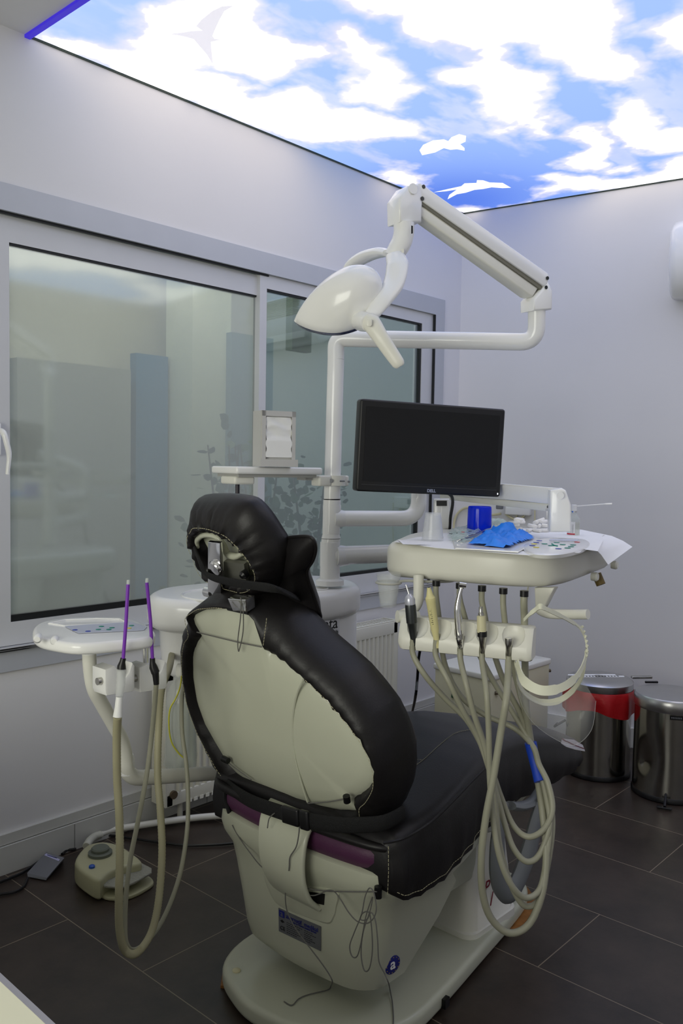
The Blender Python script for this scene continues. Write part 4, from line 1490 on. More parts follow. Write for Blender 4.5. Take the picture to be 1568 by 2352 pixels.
# side knobs
b = MB()
for x, y, X2 in ((1370, 1325, 1.03), (1415, 1298, 1.06)):
    p = at(x, y, y=X2 - .012)
    b.lathe([(.011, -.014), (.0125, .0), (.009, .004)], p, (.15, -1, 0), 18)
b.obj('side_knob', PLAST2, dt)
b = MB(); p = at(1376, 1334, y=1.035); b.lathe([(.013, -.02), (.013, .012)], p, (0, -.5, -1), 14); b.obj('drain_cap', mat('olive_brown', lin(120, 100, 50), .5), dt)
# keypad
def onT(px, py, off=0.):
    return at(px, py, z=TZ1 + off)
kc = [onT(x, y, .007) for x, y in ((1201, 1255), (1210, 1247), (1232, 1240), (1262, 1236), (1300, 1236), (1335, 1238), (1351, 1243), (1349, 1252), (1328, 1262), (1290, 1270), (1250, 1272), (1215, 1267))]
kc = catmull(kc, 4, True); kcc = sum(kc, V()) / len(kc)
b = MB(); b.skin([[V((p.x, p.y, TZ1 - .004)) for p in kc], [V((p.x, p.y, TZ1 + .004)) + (p - kcc) * .02 for p in kc], [p - V((0, 0, .001)) for p in kc], [kcc + (p - kcc) * .96 + V((0, 0, .001)) for p in kc]])
kp_ = b.obj('keypad', PLAST, dt, smooth=40)
KC = dict(b=lin(50, 70, 170), g=lin(30, 140, 120), y=lin(225, 210, 60), r=lin(200, 50, 60), s=lin(200, 206, 225))
for key, L in dict(b=[(1238, 1245), (1231, 1250), (1222, 1259), (1282, 1268)], g=[(1250, 1254), (1278, 1250), (1292, 1256), (1265, 1259), (1316, 1257), (1311, 1262), (1303, 1266)], y=[(1226, 1254), (1231, 1264)], r=[(1325, 1249)]).items():
    b = MB()
    for x, y in L:
        p = onT(x, 1238 + (y - 1240) * .80, .0086); b.lathe([(.0075, 0), (.0075, .0008)], p, seg=14)
    b.obj('keypad_button', mat('key_' + key, KC[key], .5), kp_, smooth=0)
b = MB(); b.prism([onT(x, y, .0086) for x, y in ((1263, 1238), (1329, 1239.5), (1323, 1243), (1260, 1241.5))], (0, 0, 1), .0008); b.obj('keypad_display', mat('key_s', KC['s'], .3), kp_, smooth=0)
b = MB(); b.tube([onT(1267, 1249, .009), onT(1273, 1253, .009), onT(1280, 1254, .009)], .0016, 6); b.obj('keypad_figure', mat('key_g', KC['g'], .5), kp_)
# handle bracket
b = MB()
hb = [at(x, y, x=1.85) for x, y in ((1226, 1350), (1272, 1350), (1262, 1368), (1252, 1388), (1246, 1398), (1228, 1396))]
b.prism(hb, (1, .1, 0), .03, .004, 2)
b.tube(catmull([at(x, y, x=1.865) for x, y in ((1232, 1394), (1242, 1402), (1262, 1409), (1300, 1411), (1350, 1411))], 5), [.009, .0125, .0125, .012, .012], 18)
b.obj('tray_handle', PLAST2, dt, smooth=60)
# tube carrying the rail, cup ring
b = MB()
b.tube(fillet([at(961, 1322, t=2.16), at(961, 1395, t=2.14), at(915, 1416, t=2.12)], .03, 6), .0135, 18)
b.tube([at(912, 1416, t=2.10), at(960, 1418, t=2.12)], .0155, 18)
b.obj('rail_bracket', PLAST2, dt)
RC = at(892, 1338, t=2.16)
b = MB()
b.tube([RC + V((.031 * math.cos(a), .031 * math.sin(a), 0)) for a in [2 * PI * k / 32 for k in range(32)]], .0032, 8, closed=True)
b.tube(catmull([at(916, 1336, t=2.15), at(935, 1334, t=2.16), at(985, 1336, t=2.17), at(1040, 1334, t=2.2), at(1052, 1320, t=2.22)], 5), .0035, 8)
b.obj('cup_ring', mat('grey_wire', lin(185, 185, 178), .4), dt)

# rail with five rests
E0, E1 = at(922, 1448, t=2.095), at(1226, 1478, t=1.955)
E1 = at(1226, 1476, z=E0.z)
ev = (E1 - E0); EL = ev.length; ev.normalize()
ef = V((ev.y, -ev.x, 0))
if ef.dot(tocam) < 0:
    ef = -ef                      # towards the camera
ez = V((0, 0, 1))
prof_ = [(-.030, .036), (.000, .038), (.012, .034), (.022, .018), (.034, -.008), (.037, -.028), (.032, -.039), (.018, -.043), (-.030, -.041)]
tilt = lambda f, h: ef * f + ez * h


def rail_sec(s, k=1.):
    return [E0 + ev * s + tilt(f * k, h * (1 - (1 - k) * .7)) for f, h in prof_]


b = MB(); b.skin([rail_sec(0, .72), rail_sec(.006, .92), rail_sec(.014, 1), rail_sec(EL - .012, 1), rail_sec(EL - .004, .95), rail_sec(EL, .85)])
rail = b.obj('holder_rail', PLAST2, dt, smooth=50)


def cut(o, cutters):
    for cm in cutters:
        co = bpy.data.objects.new('cutter', cm); C.objects.link(co)
        md = o.modifiers.new('b', 'BOOLEAN'); md.operation = 'DIFFERENCE'; md.object = co; md.solver = 'EXACT'
        dg = bpy.context.evaluated_depsgraph_get()
        me2 = bpy.data.meshes.new_from_object(o.evaluated_get(dg))
        o.modifiers.remove(md)
        old = o.data
        o.data = me2
        bpy.data.objects.remove(co)
    o.data.shade_smooth(); o.data.set_sharp_from_angle(angle=math.radians(35))


def mbmesh(b):
    bmesh.ops.recalc_face_normals(b.bm, faces=b.bm.faces)
    me = bpy.data.meshes.new('c'); b.bm.to_mesh(me); b.bm.free(); return me


slots = [.040, .110, .188, .262, .340]
SL = []
for px, py in ((948, 1470), (1001, 1478), (1057, 1486), (1107, 1492), (1168, 1497)):
    p = at(px, py, t=2.03); q_ = (at(px, py, pl=(E0 + ef * .034, ef)) - E0).dot(ev); SL.append(q_)
cs = []
for s in SL:
    b = MB()
    cc = E0 + ev * (s + .008) + tilt(.024, .018)
    ax3 = (ez * .8 - ef * .35).normalized()
    rr_ = []
    for k in range(9):
        a = -PI / 2 + PI * k / 8
        ra = math.cos(a)
        rr_.append([cc + ax3 * (.030 * math.sin(a)) + (ev * math.cos(t_) * .0275 + ef.cross(ev).normalized().cross(ev) * math.sin(t_) * .017) * max(ra, .02) for t_ in [2 * PI * j / 20 for j in range(20)]])
    b.skin(rr_); cs.append(mbmesh(b))
    b = MB(); b.box(E0 + ev * s + tilt(.036, -.015), (.014, .040, .09), Matrix((ev, ef, ev.cross(ef))).transposed()); cs.append(mbmesh(b))
cut(rail, cs)

# hose outlets
OUTL = [(1002, 1332), (1056, 1340), (1107, 1345), (1156, 1350), (1204, 1355)]
b = MB()
for i, (x, y) in enumerate(OUTL):
    p = at(x, y - 10, t=2.02 + .12 * (1204 - x) / 200); b.tube([V((p.x, p.y, TZ0 + .004)), V((p.x, p.y, TZ0 - .010))], .0100, 14)
b.obj('hose_collar', BLACK, dt)


def tt(i, L):
    """hose waypoints: px, py, horizontal distance"""
    return catmull([at(x, y, t=t) for x, y, t in L], 9)


FR = [2.05, 2.02, 1.99, 1.965, 1.94]        # distance of the slots
slotpt = [E0 + ev * s + tilt(.032, -.038) for s in SL]
HOSES = [
    [(975, 1550, 2.04), (1020, 1602, 2.06), (1076, 1660, 2.08), (1120, 1745, 2.08), (1150, 1830, 2.06), (1178, 1895, 2.04), (1212, 1922, 2.02), (1248, 1905, 2.03), (1268, 1860, 2.05), (1258, 1800, 2.07), (1237, 1755, 2.09), (1222, 1712, 2.10), (1180, 1672, 2.13), (1110, 1640, 2.15), (1055, 1595, 2.16), (1020, 1520, 2.16), (1008, 1420, 2.15)],
    [(1030, 1565, 2.01), (1062, 1630, 2.02), (1100, 1700, 2.04), (1130, 1790, 2.04), (1158, 1890, 2.02), (1180, 1950, 2.0), (1210, 1979, 2.0), (1240, 1960, 2.02), (1262, 1890, 2.04), (1250, 1810, 2.08), (1234, 1755, 2.10), (1218, 1706, 2.11), (1180, 1640, 2.13), (1130, 1560, 2.14), (1085, 1470, 2.12), (1062, 1400, 2.11)],
    [(1070, 1570, 1.98), (1088, 1640, 1.98), (1114, 1720, 2.0), (1135, 1830, 2.0), (1145, 1930, 1.98), (1165, 2010, 1.97), (1190, 2065, 1.97), (1212, 2082, 1.98), (1238, 2062, 2.0), (1260, 1970, 2.03), (1268, 1880, 2.06), (1252, 1805, 2.09), (1233, 1750, 2.11), (1220, 1705, 2.12), (1195, 1640, 2.12), (1155, 1560, 2.11), (1125, 1470, 2.09), (1110, 1400, 2.08)],
    [(1117, 1590, 1.95), (1122, 1680, 1.95), (1124, 1780, 1.96), (1132, 1880, 1.95), (1146, 1965, 1.94), (1172, 2030, 1.94), (1206, 2062, 1.96), (1240, 2040, 1.99), (1256, 1960, 2.02), (1262, 1880, 2.05), (1246, 1805, 2.10), (1230, 1750, 2.12), (1216, 1700, 2.13), (1206, 1640, 2.12), (1185, 1560, 2.10), (1165, 1470, 2.07), (1157, 1410, 2.05)],
    [(1163, 1600, 1.92), (1150, 1680, 1.92), (1132, 1790, 1.92), (1115, 1880, 1.92), (1105, 1970, 1.92), (1108, 2050, 1.93), (1128, 2110, 1.94), (1170, 2143, 1.95), (1215, 2122, 1.97), (1245, 2050, 1.99), (1254, 1960, 2.02), (1246, 1870, 2.06), (1236, 1800, 2.10), (1228, 1750, 2.12), (1218, 1700, 2.12), (1208, 1620, 2.10), (1205, 1500, 2.06), (1204, 1420, 2.04)],
]


def hose(i):
    x, y = OUTL[i]
    p = at(x, y - 10, t=2.02 + .12 * (1204 - x) / 200)
    pts = [slotpt[i] + ez * .03, slotpt[i] - ez * .01] + [at(*q_[:2], t=q_[2]) for q_ in HOSES[i]] + [V((p.x, p.y, TZ0 - .03)), V((p.x, p.y, TZ0 - .005))]
    return catmull(pts, 8)


def ins(name, label, i):
    t = thing(name, slotpt[i], label, 'dental handpiece' if i != 0 else 'air water syringe')
    b = MB(); b.tube(hose(i), [.0072] * 4 if i != 4 else .0085, 10); b.obj('hose', HOSE, t)
    return t


def axis_to(i, px, py):
    """from the slot to the tip seen at a pixel, leaning a little back to the tray"""
    a = slotpt[i] + ez * .03
    d = at(px, py, pl=(a + ef * .012, ef))
    return a, (d - a)


sy = ins('air_water_syringe', 'air-water syringe with bent metal nozzle, leftmost in the holder rail', 0)
a, d = axis_to(0, 940, 1368); u = d.normalized()
b = MB(); b.tube([a - u * .02, a + d * .1, a + d * .35, a + d * .36, a + d * .74, a + d * .80], [.006, .009, .0125, .0135, .0135, .0125], 18); b.obj('grip', mat('gunmetal', lin(75, 78, 80), .3, metal=.7), sy, smooth=40)
b = MB(); b.tube([a + d * .79, a + d * .9, a + d * .98, a + d * 1.04], [.0125, .013, .010, .004], 18); b.obj('button_head', mat('pale_metal', lin(200, 202, 215), .25, metal=.4), sy)
b = MB(); b.tube(catmull([a + d * 1.0, at(938, 1362, pl=(a + ef * .012, ef)), at(934, 1350, pl=(a + ef * .012, ef)), at(932, 1343, pl=(a + ef * .012, ef))], 5), [.0028, .0024, .002, .0018], 10); b.obj('nozzle', CHROME, sy)
sc2 = ins('scaler_handpiece', 'cream ultrasonic scaler handpiece with conical tip, second in the holder rail', 1)
a, d = axis_to(1, 984, 1346); u = d.normalized()
SCM = mat('scaler_cream', lin(222, 214, 158), .4)
b = MB(); b.tube([a - u * .02, a + d * .1, a + d * .2, a + d * .70, a + d * .71, a + d * .78, a + d * .82, a + d * .96, a + d * .97], [.006, .0075, .010, .0115, .0120, .0122, .009, .0045, .0045], 18); b.obj('grip', SCM, sc2, smooth=30)
b = MB(); b.tube([a + d * .965, a + d * .975], [.0028, .0028], 10); b.obj('tip_socket', BLACK, sc2)
b = MB()
vx = ef.cross(u).normalized()
for k in range(9):
    p = a + d * (.30 + .035 * k) + ef * .0105
    b.tube([p - vx * .002, p + vx * (.001 + .002 * (k % 2))], .0007, 5)
b.obj('printed_marks', INK, sc2)
tu = ins('turbine_handpiece', 'polished steel turbine handpiece with small round head, third in the holder rail', 2)
a = slotpt[2] + ez * .03
f = lambda x, y: at(x, y, pl=(a + ef * .012, ef))
b = MB(); b.tube(catmull([a - ez * .015, f(1055, 1470), f(1052, 1430), f(1050, 1400), f(1053, 1375), f(1059, 1350)], 6), [.0055, .0085, .0088, .0078, .0062, .0045], 18); b.obj('body', CHROME, tu)
b = MB(); hc_ = f(1062, 1343); b.tube([hc_ - right * .008 + ez * .001, hc_ + right * .008 - ez * .001], .0068, 18); b.obj('head', CHROME, tu, smooth=40)
b = MB(); b.tube([f(1055, 1456), f(1055, 1468)], .0092, 18); b.obj('coupling', STEEL, tu)
mm_ = ins('micromotor_handpiece', 'grey and silver micromotor with stubby steel tip, fourth in the holder rail', 3)
a = slotpt[3] + ez * .03
f = lambda x, y: at(x, y, pl=(a + ef * .012, ef))
b = MB(); b.tube([a - ez * .02, f(1107, 1478), f(1107, 1458)], [.005, .007, .0105], 16); b.obj('coupling', STEEL, mm_)
b = MB(); b.tube([f(1107, 1462), f(1107, 1450)], .0115, 18); b.obj('ring', BLACK, mm_, smooth=40)
b = MB(); b.tube([f(1106, 1452), f(1105, 1415), f(1105, 1413)], [.0112, .0105, .006], 18); b.obj('motor_body', CREAM, mm_, smooth=40)
b = MB(); b.tube([f(1105, 1414), f(1104, 1408), f(1104, 1407), f(1104, 1395), f(1104, 1393)], [.0068, .0068, .005, .0048, .003], 14); b.obj('motor_tip', STEEL, mm_, smooth=40)
eh = ins('empty_hose_connector', 'bare metal hose connector without handpiece, rightmost in the holder rail', 4)
a = slotpt[4] + ez * .03
f = lambda x, y: at(x, y, pl=(a + ef * .008, ef))
b = MB(); b.tube([a - ez * .02, f(1167, 1485), f(1168, 1478), f(1168, 1466)], [.006, .0065, .0095, .0095], 18); b.obj('connector', STEEL, eh, smooth=40)
b = MB(); b.tube([f(1168, 1468), f(1168, 1464.5)], .007, 16); b.obj('connector_face', PLAST2, eh)
# blue mesh sleeve holding the hoses together
b = MB(); b.tube([at(1218, 1706, t=2.11), at(1224, 1735, t=2.11), at(1232, 1765, t=2.10), at(1240, 1795, t=2.085)], [.0150, .0135, .0135, .0150], 18)
NET = bpy.data.materials.new('blue_net'); NET.use_nodes = True
nt = NET.node_tree; pb = nt.nodes['Principled BSDF']; pb.inputs['Base Color'].default_value = (*lin(28, 70, 190), 1); pb.inputs['Roughness'].default_value = .5
b.obj('mesh_sleeve', NET, None, label='blue net sleeve bundling the grey-beige hoses', cat='hose sleeve')

# ================================================================ SHELF ON THE POLE, NAPKINS
b = MB()
cpos = pp(765, 1104)
sf = thing('pole_shelf', cpos, 'small white shelf clamped to the pole carrying the napkin dispenser', 'shelf')
sx_ = (pp(740, 1080, 2.66) - pp(548, 1080, 2.5)); sx_.z = 0; SWd = sx_.length; sx_.normalize(); sy_ = V((-sx_.y, sx_.x, 0))
if sy_.dot(fd) < 0:
    sy_ = -sy_
s0 = at(545, 1073, t=2.5); zS = at(640, 1072, t=2.58).z
SC = V((s0.x, s0.y, zS)) + sx_ * SWd / 2 + sy_ * .075
RS = Matrix((sx_, sy_, V((0, 0, 1)))).transposed()
b = MB(); b.box(SC - V((0, 0, .012)), (SWd + .01, .16, .022), RS, bev=.006); b.obj('shelf_top', PLAST, sf)
b = MB(); b.box(SC - V((0, 0, .0275)), (SWd - .02, .13, .010), RS); b.box(SC + sx_ * (SWd / 2 - .012) - V((0, 0, .032)), (.03, .05, .02), RS, bev=.003); b.obj('shelf_rail', mat('shelf_grey', lin(170, 170, 165), .4), sf, smooth=0)
b = MB(); q_ = V((s0.x, s0.y, zS)) + sx_ * .035 + sy_ * .06
b.box(q_ - V((0, 0, .042)), (.07, .09, .024), RS, bev=.006); b.obj('end_bracket', PLAST2, sf)
b = MB(); b.tube([q_ - V((0, 0, .05)), q_ - V((0, 0, .13))], .0065, 12); b.obj('hanging_rod', mat('dark_rod', lin(45, 40, 48), .35), sf)
b = MB()
b.tube([cpos + V((0, 0, -.016)), cpos + V((0, 0, -.0155)), cpos + V((0, 0, .0165)), cpos + V((0, 0, .017))], [.026, .040, .040, .026], 28)
b.box(cpos - sx_ * .045 - fd * .01, (.05, .05, .034), RS, bev=.006); b.box(cpos + sx_ * .042 - fd * .012, (.022, .04, .034), RS, bev=.005)
b.obj('pole_clamp', PLAST2, sf)
b = MB(); p = pp(760, 1104, 2.706); b.tube([p, p - fd * .004], .0065, 14); p2 = pp(780, 1105, 2.7); b.tube([p2, p2 + right * .016], .003, 8); p3 = pp(798, 1106, 2.7); b.tube([p3, p3 + right * .008], .0034, 8)
b.obj('clamp_screw', GREYP, sf)

nd = thing('napkin_dispenser', SC, 'silver upright napkin dispenser on the small pole shelf', 'napkin dispenser')
NX = (pp(678, 1000, 2.56) - pp(604, 1000, 2.52)); NX.z = 0; NWd = NX.length; NX.normalize(); NY = V((-NX.y, NX.x, 0))
if NY.dot(fd) < 0:
    NY = -NY
nb0 = at(598, 1060, t=2.50); ztop = at(640, 944, t=2.54).z
RNn = Matrix((NX, NY, V((0, 0, 1)))).transposed()
H_ = ztop - zS
nc = V((at(640, 1000, t=2.54).x, at(640, 1000, t=2.54).y, zS)) + NY * .035
SILV = mat('silver_plastic', lin(205, 204, 200), .35, metal=.2)
fw = NWd + .004
b = MB()
for cx, cz_, w, h in ((-fw / 2 + .006, H_ / 2, .012, H_), (fw / 2 - .006, H_ / 2, .012, H_), (0, H_ - .008, fw, .016), (0, .011, fw + .012, .022)):
    b.box(nc + RNn @ V((cx, -.034, cz_)), (w, .006 if cz_ > .02 else .02, h), RNn)
b.box(nc + RNn @ V((0, .03, H_ / 2)), (fw, .004, H_), RNn); b.box(nc + RNn @ V((-fw / 2, 0, H_ / 2)), (.004, .066, H_), RNn); b.box(nc + RNn @ V((fw / 2, 0, H_ / 2)), (.004, .066, H_), RNn)
b.box(nc + RNn @ V((0, 0, H_ - .002)), (fw, .066, .004), RNn)
b.obj('dispenser_body', SILV, nd, smooth=0)
b = MB()
gw, gh = 12, 18
vv = []
for j in range(gh + 1):
    for i in range(gw + 1):
        u = i / gw; v = j / gh
        ed = .002 * math.sin(v * 23) * (1 if u > .5 else -1) * (abs(u - .5) > .45)
        bumpy = .004 * math.exp(-((v - (.74 + .05 * math.sin(u * 5))) / .05) ** 2) + .002 * math.sin(u * 9 + v * 14) * (v > .5) + .0045 * (v < .47)
        vv.append(b.bm.verts.new(nc + RNn @ V(((u - .5) * (fw - .026) + ed, -.033 - bumpy, .028 + v * (H_ - .046)))))
for j in range(gh):
    for i in range(gw):
        b.bm.faces.new((vv[j * (gw + 1) + i], vv[j * (gw + 1) + i + 1], vv[(j + 1) * (gw + 1) + i + 1], vv[(j + 1) * (gw + 1) + i]))
b.obj('napkins', WHITE, nd, smooth=60)
b = MB(); b.box(nc + RNn @ V((0, 0, H_ / 2)), (fw - .012, .05, H_ - .03), RNn); b.obj('napkins', WHITE, nd, smooth=0)

# ================================================================ THINGS ON THE DELIVERY TRAY
def crumple(pts, z0, amp, m, name, label, cat, thick=.001, seed=1, n=26, group=None, hfun=None, parent=None):
    """a crumpled sheet inside the outline pts (plan view)"""
    xs = [p.x for p in pts]; ys = [p.y for p in pts]
    b = MB(); g = {}
    for j in range(n + 1):
        for i in range(n + 1):
            x = min(xs) + (max(xs) - min(xs)) * i / n; y = min(ys) + (max(ys) - min(ys)) * j / n
            s_ = float(sdf([(p.x, p.y) for p in pts], np.array([x]), np.array([y]))[0])
            if s_ > -.004:
                k = float(fbm(np.array([x * 45]), np.array([y * 45]), seed, 4)[0])
                r_ = abs(k - .5) * 2
                e = min(1, max(0, (s_ + .004) / .02))
                z = z0 + amp * e * (.35 + r_ * 1.6 + .5 * float(fbm(np.array([x * 18]), np.array([y * 18]), seed + 9, 3)[0]))
                if hfun:
                    z += hfun(x, y) * e
                g[i, j] = b.bm.verts.new((x, y, z))
    for (i, j) in list(g):
        q4_ = [(i, j), (i + 1, j), (i + 1, j + 1), (i, j + 1)]
        if all(k in g for k in q4_):
            b.bm.faces.new([g[k] for k in q4_])
    return b.obj(name, m, parent, smooth=62, **(dict(label=label, cat=cat) if label else {}))


TT = TZ1 + .0015
# paper liner with flaps
b = MB()
pl_ = [onT(x, y, .001) for x, y in ((905, 1245), (960, 1234), (1010, 1226), (1080, 1220), (1200, 1214), (1335, 1217), (1388, 1228), (1330, 1270), (1215, 1276), (1000, 1259))]
b.prism(pl_, (0, 0, 1), .0008)
ln_ = b.obj('paper_liner', WHITE, None, smooth=0, label='white paper liner spread over the delivery tray', cat='paper')
b = MB()
fl_ = [[onT(1335, 1220, .002), onT(1340, 1238, .002), onT(1342, 1262, .002)], [onT(1372, 1224, .003), onT(1385, 1240, .003), onT(1372, 1266, .003)],
       [at(1405, 1231, z=TZ1 - .004), at(1425, 1252, z=TZ1 - .010), at(1380, 1274, y=.99)], [at(1430, 1242, z=TZ1 - .012), at(1452, 1256, z=TZ1 - .014), at(1396, 1297, y=.985)]]
g = [[b.bm.verts.new(p) for p in r_] for r_ in fl_]
for r_, s_ in zip(g, g[1:]):
    for k in range(2):
        b.bm.faces.new((r_[k], r_[k + 1], s_[k + 1], s_[k]))
b.obj('liner_flap', WHITE, ln_, smooth=60)
b = MB(); v3 = [at(915, 1240, z=TZ1 + .004), at(925, 1250, z=TZ1 + .006), at(990, 1252, z=TZ1 + .002), at(985, 1244, z=TZ1 + .002)]
b.bm.faces.new([b.bm.verts.new(p) for p in v3]); b.bm.faces.new([b.bm.verts.new(p) for p in (at(913, 1238, z=TZ1 + .016), at(925, 1250, z=TZ1 + .006), at(940, 1252, z=TZ1 + .003), at(925, 1246, z=TZ1 + .008))])
b.obj('liner_flap', WHITE, ln_, smooth=0)
# small white tray under the gloves
b = MB()
tw_ = [onT(x, y, .003) for x, y in ((1045, 1262), (1190, 1270), (1240, 1243), (1210, 1228), (1090, 1226), (1040, 1240))]
b.prism(tw_, (0, 0, 1), .004, .0015, 1)
b.obj('disposable_tray', PLAST, None, label='shallow white disposable tray under the blue glove', cat='tray')
# nested clear cups, upside down
CUPM = bpy.data.materials.new('frosty_cup'); CUPM.use_nodes = True
nt = CUPM.node_tree; nt.nodes.clear()
o_ = nt.nodes.new('ShaderNodeOutputMaterial'); tr = nt.nodes.new('ShaderNodeBsdfTransparent'); pr = nt.nodes.new('ShaderNodeBsdfPrincipled'); mxs = nt.nodes.new('ShaderNodeMixShader')
pr.inputs['Base Color'].default_value = (.80, .82, .84, 1); pr.inputs['Roughness'].default_value = .15; mxs.inputs[0].default_value = .30
nt.links.new(tr.outputs[0], mxs.inputs[1]); nt.links.new(pr.outputs[0], mxs.inputs[2]); nt.links.new(mxs.outputs[0], o_.inputs[0])


def film(name, fac, col, rough=.1, tcol=(1, 1, 1)):
    m = CUPM.copy(); m.name = name
    for n_ in m.node_tree.nodes:
        if n_.type == 'MIX_SHADER':
            n_.inputs[0].default_value = fac
        if n_.type == 'BSDF_PRINCIPLED':
            n_.inputs['Base Color'].default_value = (*col, 1); n_.inputs['Roughness'].default_value = rough
        if n_.type == 'BSDF_TRANSPARENT':
            n_.inputs[0].default_value = (*tcol, 1)
    return m


THIN = film('thin_clear_plastic', .20, (.85, .88, .88), .08)
cb = at(993, 1243, z=TZ1); cu_ = None


def cup(o, up=1, h=.066, r0=.0165, r1=.026, name='plastic_cup', rings=True):
    b = MB(); N_ = 26
    prof = [(r0 + (r1 - r0) * k / N_ + (.00035 if k % 2 else 0), h * k / N_) for k in range(N_ + 1)]
    prof += [(r1 + .0012, h), (r1 + .0012, h + .0014), (r1, h + .0014)]
    P = [(r_, (z if up > 0 else h + .0014 - z)) for r_, z in prof]
    b.skin([[V(o) + V((r_ * math.cos(a), r_ * math.sin(a), z)) for a in [2 * PI * k / 36 for k in range(36)]] for r_, z in P], True, False)
    return b


CH = ['outermost and lowest of the inverted stack of clear cups on the delivery tray', 'middle one of the inverted stack of clear cups on the delivery tray', 'topmost of the inverted stack of clear cups on the delivery tray']
hts = at(993, 1178, t=(cb.xy).length).z - TZ1
for k in range(3):
    o = cup((cb.x, cb.y, TT + .0045 * k), -1, h=hts - .011, r0=.0205, r1=.0285).obj('plastic_cup', CUPM, None, smooth=50)
    tag(o, CH[k], 'cup', 'inverted cups on the tray')
CH = ['clear cup at the bottom of the nest in the wire ring', 'clear cup in the middle of the nest in the wire ring', 'clear cup at the top of the nest in the wire ring']
cbz = at(888, 1393, t=2.16)
for k in range(3):
    o = cup((RC.x, RC.y, cbz.z + .0055 * k), 1, h=.074, r0=.0205, r1=.0300).obj('plastic_cup', THIN, None, smooth=50)
    tag(o, CH[k], 'cup', 'cups in the wire ring')
# blue cotton dispenser
bd = at(1100, 1226, z=TZ1)
hb_ = at(1100, 1164, t=bd.xy.length).z - TZ1
BLT = film('blue_translucent', .48, lin(20, 60, 225), .12, lin(60, 110, 255))
db = thing('cotton_dispenser', (bd.x, bd.y, TT), 'blue translucent cotton roll dispenser standing on the delivery tray', 'dispenser')
b = MB(); rr2 = .0365
b.lathe([(rr2, 0), (rr2 * 1.0, .004), (rr2, hb_ * .12), (rr2 * .97, hb_ * .9), (rr2 * .95, hb_ * .97), (rr2 * .90, hb_), (rr2 * .82, hb_ - .003), (rr2 * .4, hb_ - .004), (.001, hb_ - .004)], (bd.x, bd.y, TT), seg=40)
b.obj('dispenser_drum', BLT, db, smooth=30)
b = MB()
for k in range(7):
    a = k * .9; b.tube([V((bd.x + .017 * math.cos(a), bd.y + .017 * math.sin(a), TT + .008 + .004 * (k % 3))), V((bd.x + .017 * math.cos(a + 1), bd.y + .017 * math.sin(a + 1), TT + .016 + .004 * (k % 2)))], .0065, 10)
b.obj('cotton_filling', mat('cotton_inside', lin(150, 190, 255), .9), db)
# blister pouches and glove
POUCH = film('pouch_film', .62, lin(205, 228, 215), .2)
PM2 = bpy.data.materials['pouch_film']
p1 = [onT(x, y, .002) for x, y in ((1026, 1222), (1055, 1216), (1090, 1212), (1112, 1226), (1090, 1245), (1060, 1254), (1030, 1246))]
s1 = crumple(p1, TT + .004, .010, PM2, 'sterilisation_pouch', 'opened pale green sterilisation pouch with printed strip, left of the blue glove', 'pouch', seed=3)
b = MB()
for k in range(9):
    y_ = 1243 - k * 1.5
    b.tube([onT(1050 + k * 3, y_, .012 + .001 * (k % 3)), onT(1095 + k * 2, y_ - 13, .014 + .001 * (k % 2))], .0011, 6)
b.obj('steel_instruments', STEEL, s1)
b = MB()
for x, w, mm_2 in ((1035, 8, INK), (1049, 3, INK), (1079, 8, INK)):
    p = onT(x, 1226 - (x - 1035) * .13, .019); b.box(p, (.006, w * .0010, .0012), Matrix.Rotation(.3, 3, 'Z'))
b.obj('printed_marks', INK, s1, smooth=0)
b = MB(); b.box(onT(1063, 1222, .0205), (.008, .006, .0012)); b.obj('red_mark', mat('red_print', lin(205, 40, 60), .5), s1, smooth=0)
crumple([onT(x, y, .002) for x, y in ((1096, 1216), (1110, 1206), (1140, 1204), (1165, 1206), (1168, 1216), (1140, 1226), (1110, 1232))], TT + .008, .014, PM2, 'sterilisation_pouch', 'crumpled clear and green pouch behind the blue glove', 'pouch', seed=8)
crumple([onT(x, y, .004) for x, y in ((1076, 1254), (1100, 1236), (1130, 1224), (1150, 1216), (1180, 1226), (1226, 1237), (1224, 1242), (1190, 1252), (1170, 1263), (1130, 1260))], TT + .007, .013, BLUE, 'nitrile_glove',
        'crumpled bright blue glove lying on the delivery tray', 'glove', seed=14, n=56, hfun=lambda x, y: .020 * math.exp(-(((x - onT(1160, 1232).x) / .035) ** 2 + ((y - onT(1160, 1232).y) / .03) ** 2)))
# dish with gauze
dc = onT(1182, 1222, 0)
b = MB(); b.skin([[V((dc.x + r_ * math.cos(a), dc.y + r_ * math.sin(a), TT + z)) for a in [2 * PI * k / 36 for k in range(36)]] for r_, z in ((.034, 0), (.036, .014), (.038, .016))], True, False)
b.obj('glass_dish', THIN, None, label='low clear round dish holding white gauze', cat='dish')
COT = mat('cotton_white', lin(244, 242, 236), .9, bump=.3, bscale=150)
b = MB()
for k in range(5):
    a = k * .7
    p = V((dc.x + .014 * math.cos(a * 2), dc.y + .012 * math.sin(a * 2), TT + .009 + .007 * k))
    b.box(p, (.05, .028, .010), Matrix.Rotation(a + .7, 3, 'Z') @ Matrix.Rotation(.25 * math.sin(k * 3), 3, 'X'), bev=.004)
b.obj('gauze_pad', COT, None, label='white folded gauze heaped in the clear dish', cat='gauze')
# cotton rolls: one by one
def roll(p, d, L=.034, r=.0052):
    d = V(d).normalized(); b = MB()
    b.tube([p - d * L / 2, p - d * L / 2 + d * .001, p + d * L / 2 - d * .001, p + d * L / 2], [r * .8, r, r, r * .8], 12)
    return b


